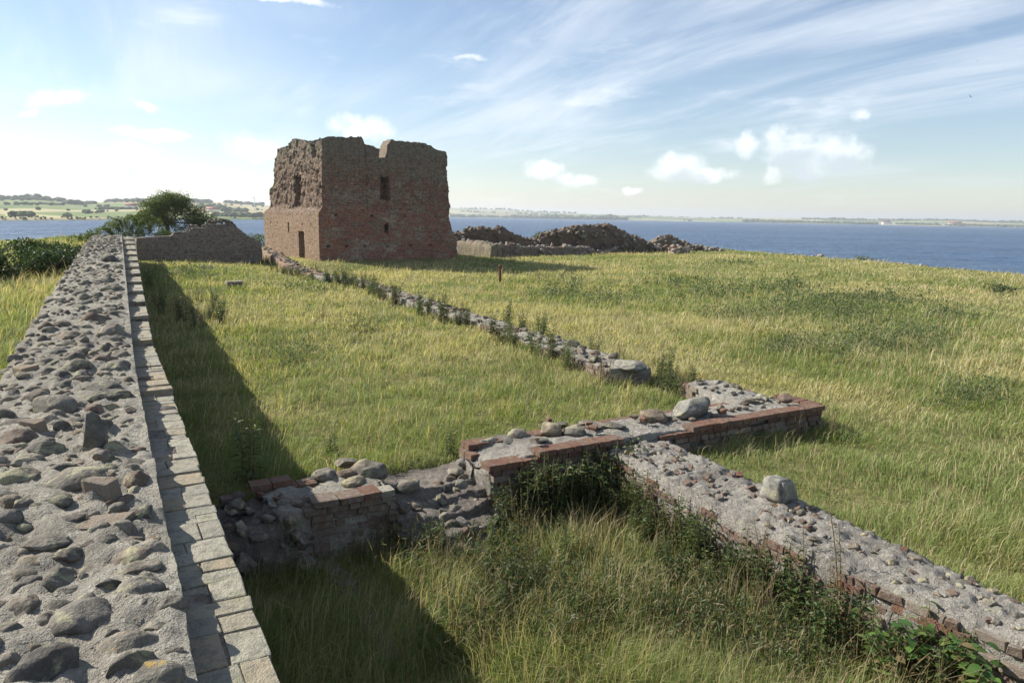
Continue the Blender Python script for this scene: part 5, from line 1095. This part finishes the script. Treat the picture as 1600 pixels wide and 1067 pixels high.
for i, (px, py, wpx, lab) in enumerate(((1350, 408, 26, 'pale green bush among the shore stones, nearer the ruins'), (1456, 416, 14, 'small pale green bush among the shore stones, further right'), (1562, 462, 26, 'dark low bush in the meadow near the right edge'))):
    p = at_z(px, py+3, -.7); r0 = wpx*m_per_px(p); bush('shore_bush' if i < 2 else 'meadow_bush', lab, p[0], p[1], [(-.45*r0, 0, .22*r0, .5*r0, .4*r0, .25*r0), (.4*r0, 0, .18*r0, .55*r0, .4*r0, .2*r0), (0, .1, .3*r0, .5*r0, .4*r0, .25*r0)], 1500, .10, BRG if i < 2 else DKG, 430+i)
t = at_Y(845, 367, 92); bush('ruin_bush', 'small bush clinging to the left slope of the humped wall', t[0]+.2, t[1]-1.2, [(0, 0, .1, .9, .5, .35), (.7, 0, .35, .8, .5, .3), (-.6, 0, -.1, .6, .5, .3)], 1200, .14, BRG, 440, None, t[2]-.1)
def hawthorn():
    base = at_Y(262, 366, 58); g0 = gz(base[0], base[1]); e = empty('hawthorn_tree', (base[0], base[1], g0)); tag(e, 'wind-bent hawthorn tree with spreading crown behind the stepped wall', 'tree')
    rg = np.random.default_rng(77); limbs, tips = [], []; H = at_Y(265, 303, 58)[2]-g0
    def grow(p, d, L, r, lev):
        m = p+d*L*.5+rg.normal(size=3)*.05*L; q = p+d*L+np.array([.06, 0, .02])*L; limbs.append(tube([p, m, q], r, r*.62, 6))
        if lev >= 4: tips.append((q, d)); return
        if lev >= 2: tips.append((m, d)); tips.append((q, d))
        for _ in range(3 if lev < 3 else 2):
            nd = unit(d*.75+rg.normal(size=3)*np.array([.8, .6, .34])+np.array([.10, 0, .0])); grow(q, nd, L*rg.uniform(.62, .85), r*.6, lev+1)
    b = np.array([0, 0, -.2]); zc = H-2.25
    limbs.append(tube([b, [.1, 0, zc*.5], [.0, 0, zc]], .17, .12, 7))
    for d in ([-.75, .1, .55], [.15, -.3, .95], [.75, .2, .6], [.5, .5, .8], [-.35, -.3, .9], [.95, -.2, .3], [-.95, 0, .25], [-.8, .2, .05], [.9, .1, .02]): grow(np.array([0, 0, zc]), unit(np.array(d)), rg.uniform(.75, 1.15), .075, 0)
    V, F = merge(limbs); obj('trunk', mesh_np('hawthorn_trunk', V, F, M_BARK, True), e)
    T = np.array([q[0] for q in tips]); D = np.array([q[1] for q in tips]); k = rg.integers(0, len(T), 24000); c = T[k]+rg.normal(size=(24000, 3))*np.array([.22, .2, .15])+D[k]*rg.uniform(-.2, .2, (24000, 1))
    c[:, 2] = np.minimum(c[:, 2], H+.25*rg.normal(size=24000)); C = np.array(BRG)[rg.integers(0, 4, 24000)]*rg.uniform(.7, 1.25, (24000, 1)); L = .10*rg.uniform(.6, 1.4, 24000)
    V, F, C = leaf_cards(c, unit(D[k]+rg.normal(size=(24000, 3))*.8), unit(rg.normal(size=(24000, 3))+np.array([0, 0, .6])), L, L*.6, C); me = mesh_np('hawthorn_crown', V, F, M_LEAF); add_color(me, C); obj('crown', me, e)
hawthorn()

GREEN = []
for (px, py, rx_, ry_, k_) in ((900, 465, 80, 18, 1), (1150, 460, 120, 18, 1), (1320, 490, 150, 28, 1), (1340, 560, 130, 26, .9), (1200, 540, 80, 20, .6), (1480, 505, 90, 24, .8), (330, 440, 80, 16, 1), (430, 520, 60, 30, .7), (620, 500, 70, 20, .7), (860, 560, 80, 18, .9), (700, 720, 50, 20, .9), (440, 690, 40, 20, .6), (1500, 640, 90, 40, .8), (1350, 720, 80, 40, .5), (1050, 430, 60, 8, .5)):
    a = at_z(px, py, -.2); b = at_z(px+rx_, py, -.2); c_ = at_z(px, py-ry_, -.2); GREEN.append((a[0], a[1], abs(b[0]-a[0]), abs(c_[1]-a[1]), k_))
# ---------------------------------------------------------------- grass: blades over every grassy surface
def grass(n, seed):
    rg = np.random.default_rng(seed); az = rg.uniform(RAD(-47), RAD(44), n); u = rg.random(n); d = (3.2**.42+u*(135**.42-3.2**.42))**(1/.42)
    x = np.sin(az)*d; y = np.cos(az)*d; r, s = wall_rs(x, y)
    ok = (poly_sd(x, y, SHORE) > -1.5) & ~((r > r_left(s)-.12) & (r < r_ledge(s)+.03) & (s < S_END+.5))
    for pl, hw in FOOT:
        c = pl[::6] if len(pl) > 14 else pl
        if not np.array_equal(c[-1], pl[-1]): c = np.concatenate([c, pl[-1:]])
        ok &= line_d(x, y, c) > hw
    x, y, d = x[ok], y[ok], d[ok]; left, pit, outer, r, s, q, rr = zones(x, y); z = ground(x, y); n = len(x)
    path = np.exp(-((mid_side(x, y)-2.6-.5*fbm2(x, y, .1, 2, 3))/1.1)**2)*outer            # the trodden strip outside the middle wall
    big = fbm2(x, y, .16, 4, 201); med = fbm2(x, y, .55, 3, 202); sml = fbm2(x, y, 2.4, 2, 203)
    h = (.155+.055*med+.045*big)*rg.uniform(.5, 1.4, n); tus = fbm2(x, y, 1.7, 2, 207); h = h*np.clip(1+1.0*tus, .45, 2.0)*(1-.35*path)*(1+.55*pit)*(1+.35*left)*(1+.15*outer)
    tall = rg.random(n) < .07+.05*(big > 0)+.07*pit; h = np.where(tall, h*rg.uniform(1.3, 2.1, n), h)
    wd = np.maximum(.0032, .00075*d)*rg.uniform(.6, 1.5, n)*np.where(tall, .7, 1)
    dry = np.clip(.27+1.1*big+.75*med+.45*sml-.36*pit-.5*left+.35*path+.08*outer-sum(.62*k_*np.exp(-((x-a)/rx_)**2-((y-b)/ry_)**2) for a, b, rx_, ry_, k_ in GREEN), 0, 1); rnd = rg.random(n)
    G1, G2, ST, BR = np.array([.175, .225, .07]), np.array([.315, .325, .135]), np.array([.53, .47, .28]), np.array([.34, .24, .15])
    col = G1+(G2-G1)*np.clip(dry*1.5+.3*(rnd-.5), 0, 1)[:, None]; k = rnd < dry*.5; col[k] = ST*rg.uniform(.75, 1.1, (k.sum(), 1)); k2 = (rg.random(n) < .05+.06*dry); col[k2] = BR; col[tall] = (ST*.6+BR*.4)
    col = col*rg.uniform(.8, 1.2, (n, 1))
    th = rg.normal(.1, 1.2, n)+3.0*fbm2(x, y, .5, 2, 205); lean = rg.uniform(.25, 1.15, n)*np.where(tall, .55, 1); dx, dy = np.cos(th)*lean, np.sin(th)*lean
    fa = rg.uniform(0, math.pi, n); sx, sy = np.cos(fa)*wd/2, np.sin(fa)*wd/2
    B = np.stack([x, y, z-.02], 1); M_ = B+np.stack([dx*h*.30, dy*h*.30, h*.60], 1); T = B+np.stack([dx*h, dy*h, h*(1-.22*lean)], 1); W = np.stack([sx, sy, np.zeros(n)], 1)
    V = np.stack([B-W, B+W, M_+W*.85, M_-W*.85, T], 1).reshape(-1, 3); i = np.arange(n)*5
    me = mesh_np('grass', V, [np.stack([i, i+1, i+2, i+3], 1), np.stack([i+3, i+2, i+4], 1)], M_GRASS)
    C = np.stack([col]*5, 1).reshape(-1, 3); add_color(me, C); return me
o = obj('grass', grass(900000, 9)); tag(o, 'long green and straw-coloured grass over the castle grounds', 'grass', kind='stuff')

# ---------------------------------------------------------------- the air between here and the far coast
M_HAZE, g = material('haze_air'); vol = g.n('ShaderNodeVolumePrincipled', {'Color': (0.86, 0.92, 1.0, 1), 'Density': 0.00016, 'Anisotropy': 0.25}); g.out(vol.outputs[0], sock='Volume')
hv = np.array([(x_, y_, z_) for z_ in (-12.0, 95.0) for x_, y_ in ((-8200, -6200), (8200, -6200), (8200, 10200), (-8200, 10200))]); o = obj('haze', mesh_np('haze', hv, bx[:, ::-1], M_HAZE)); tag(o, 'thin pale blue haze over the bay', 'haze', kind='stuff')
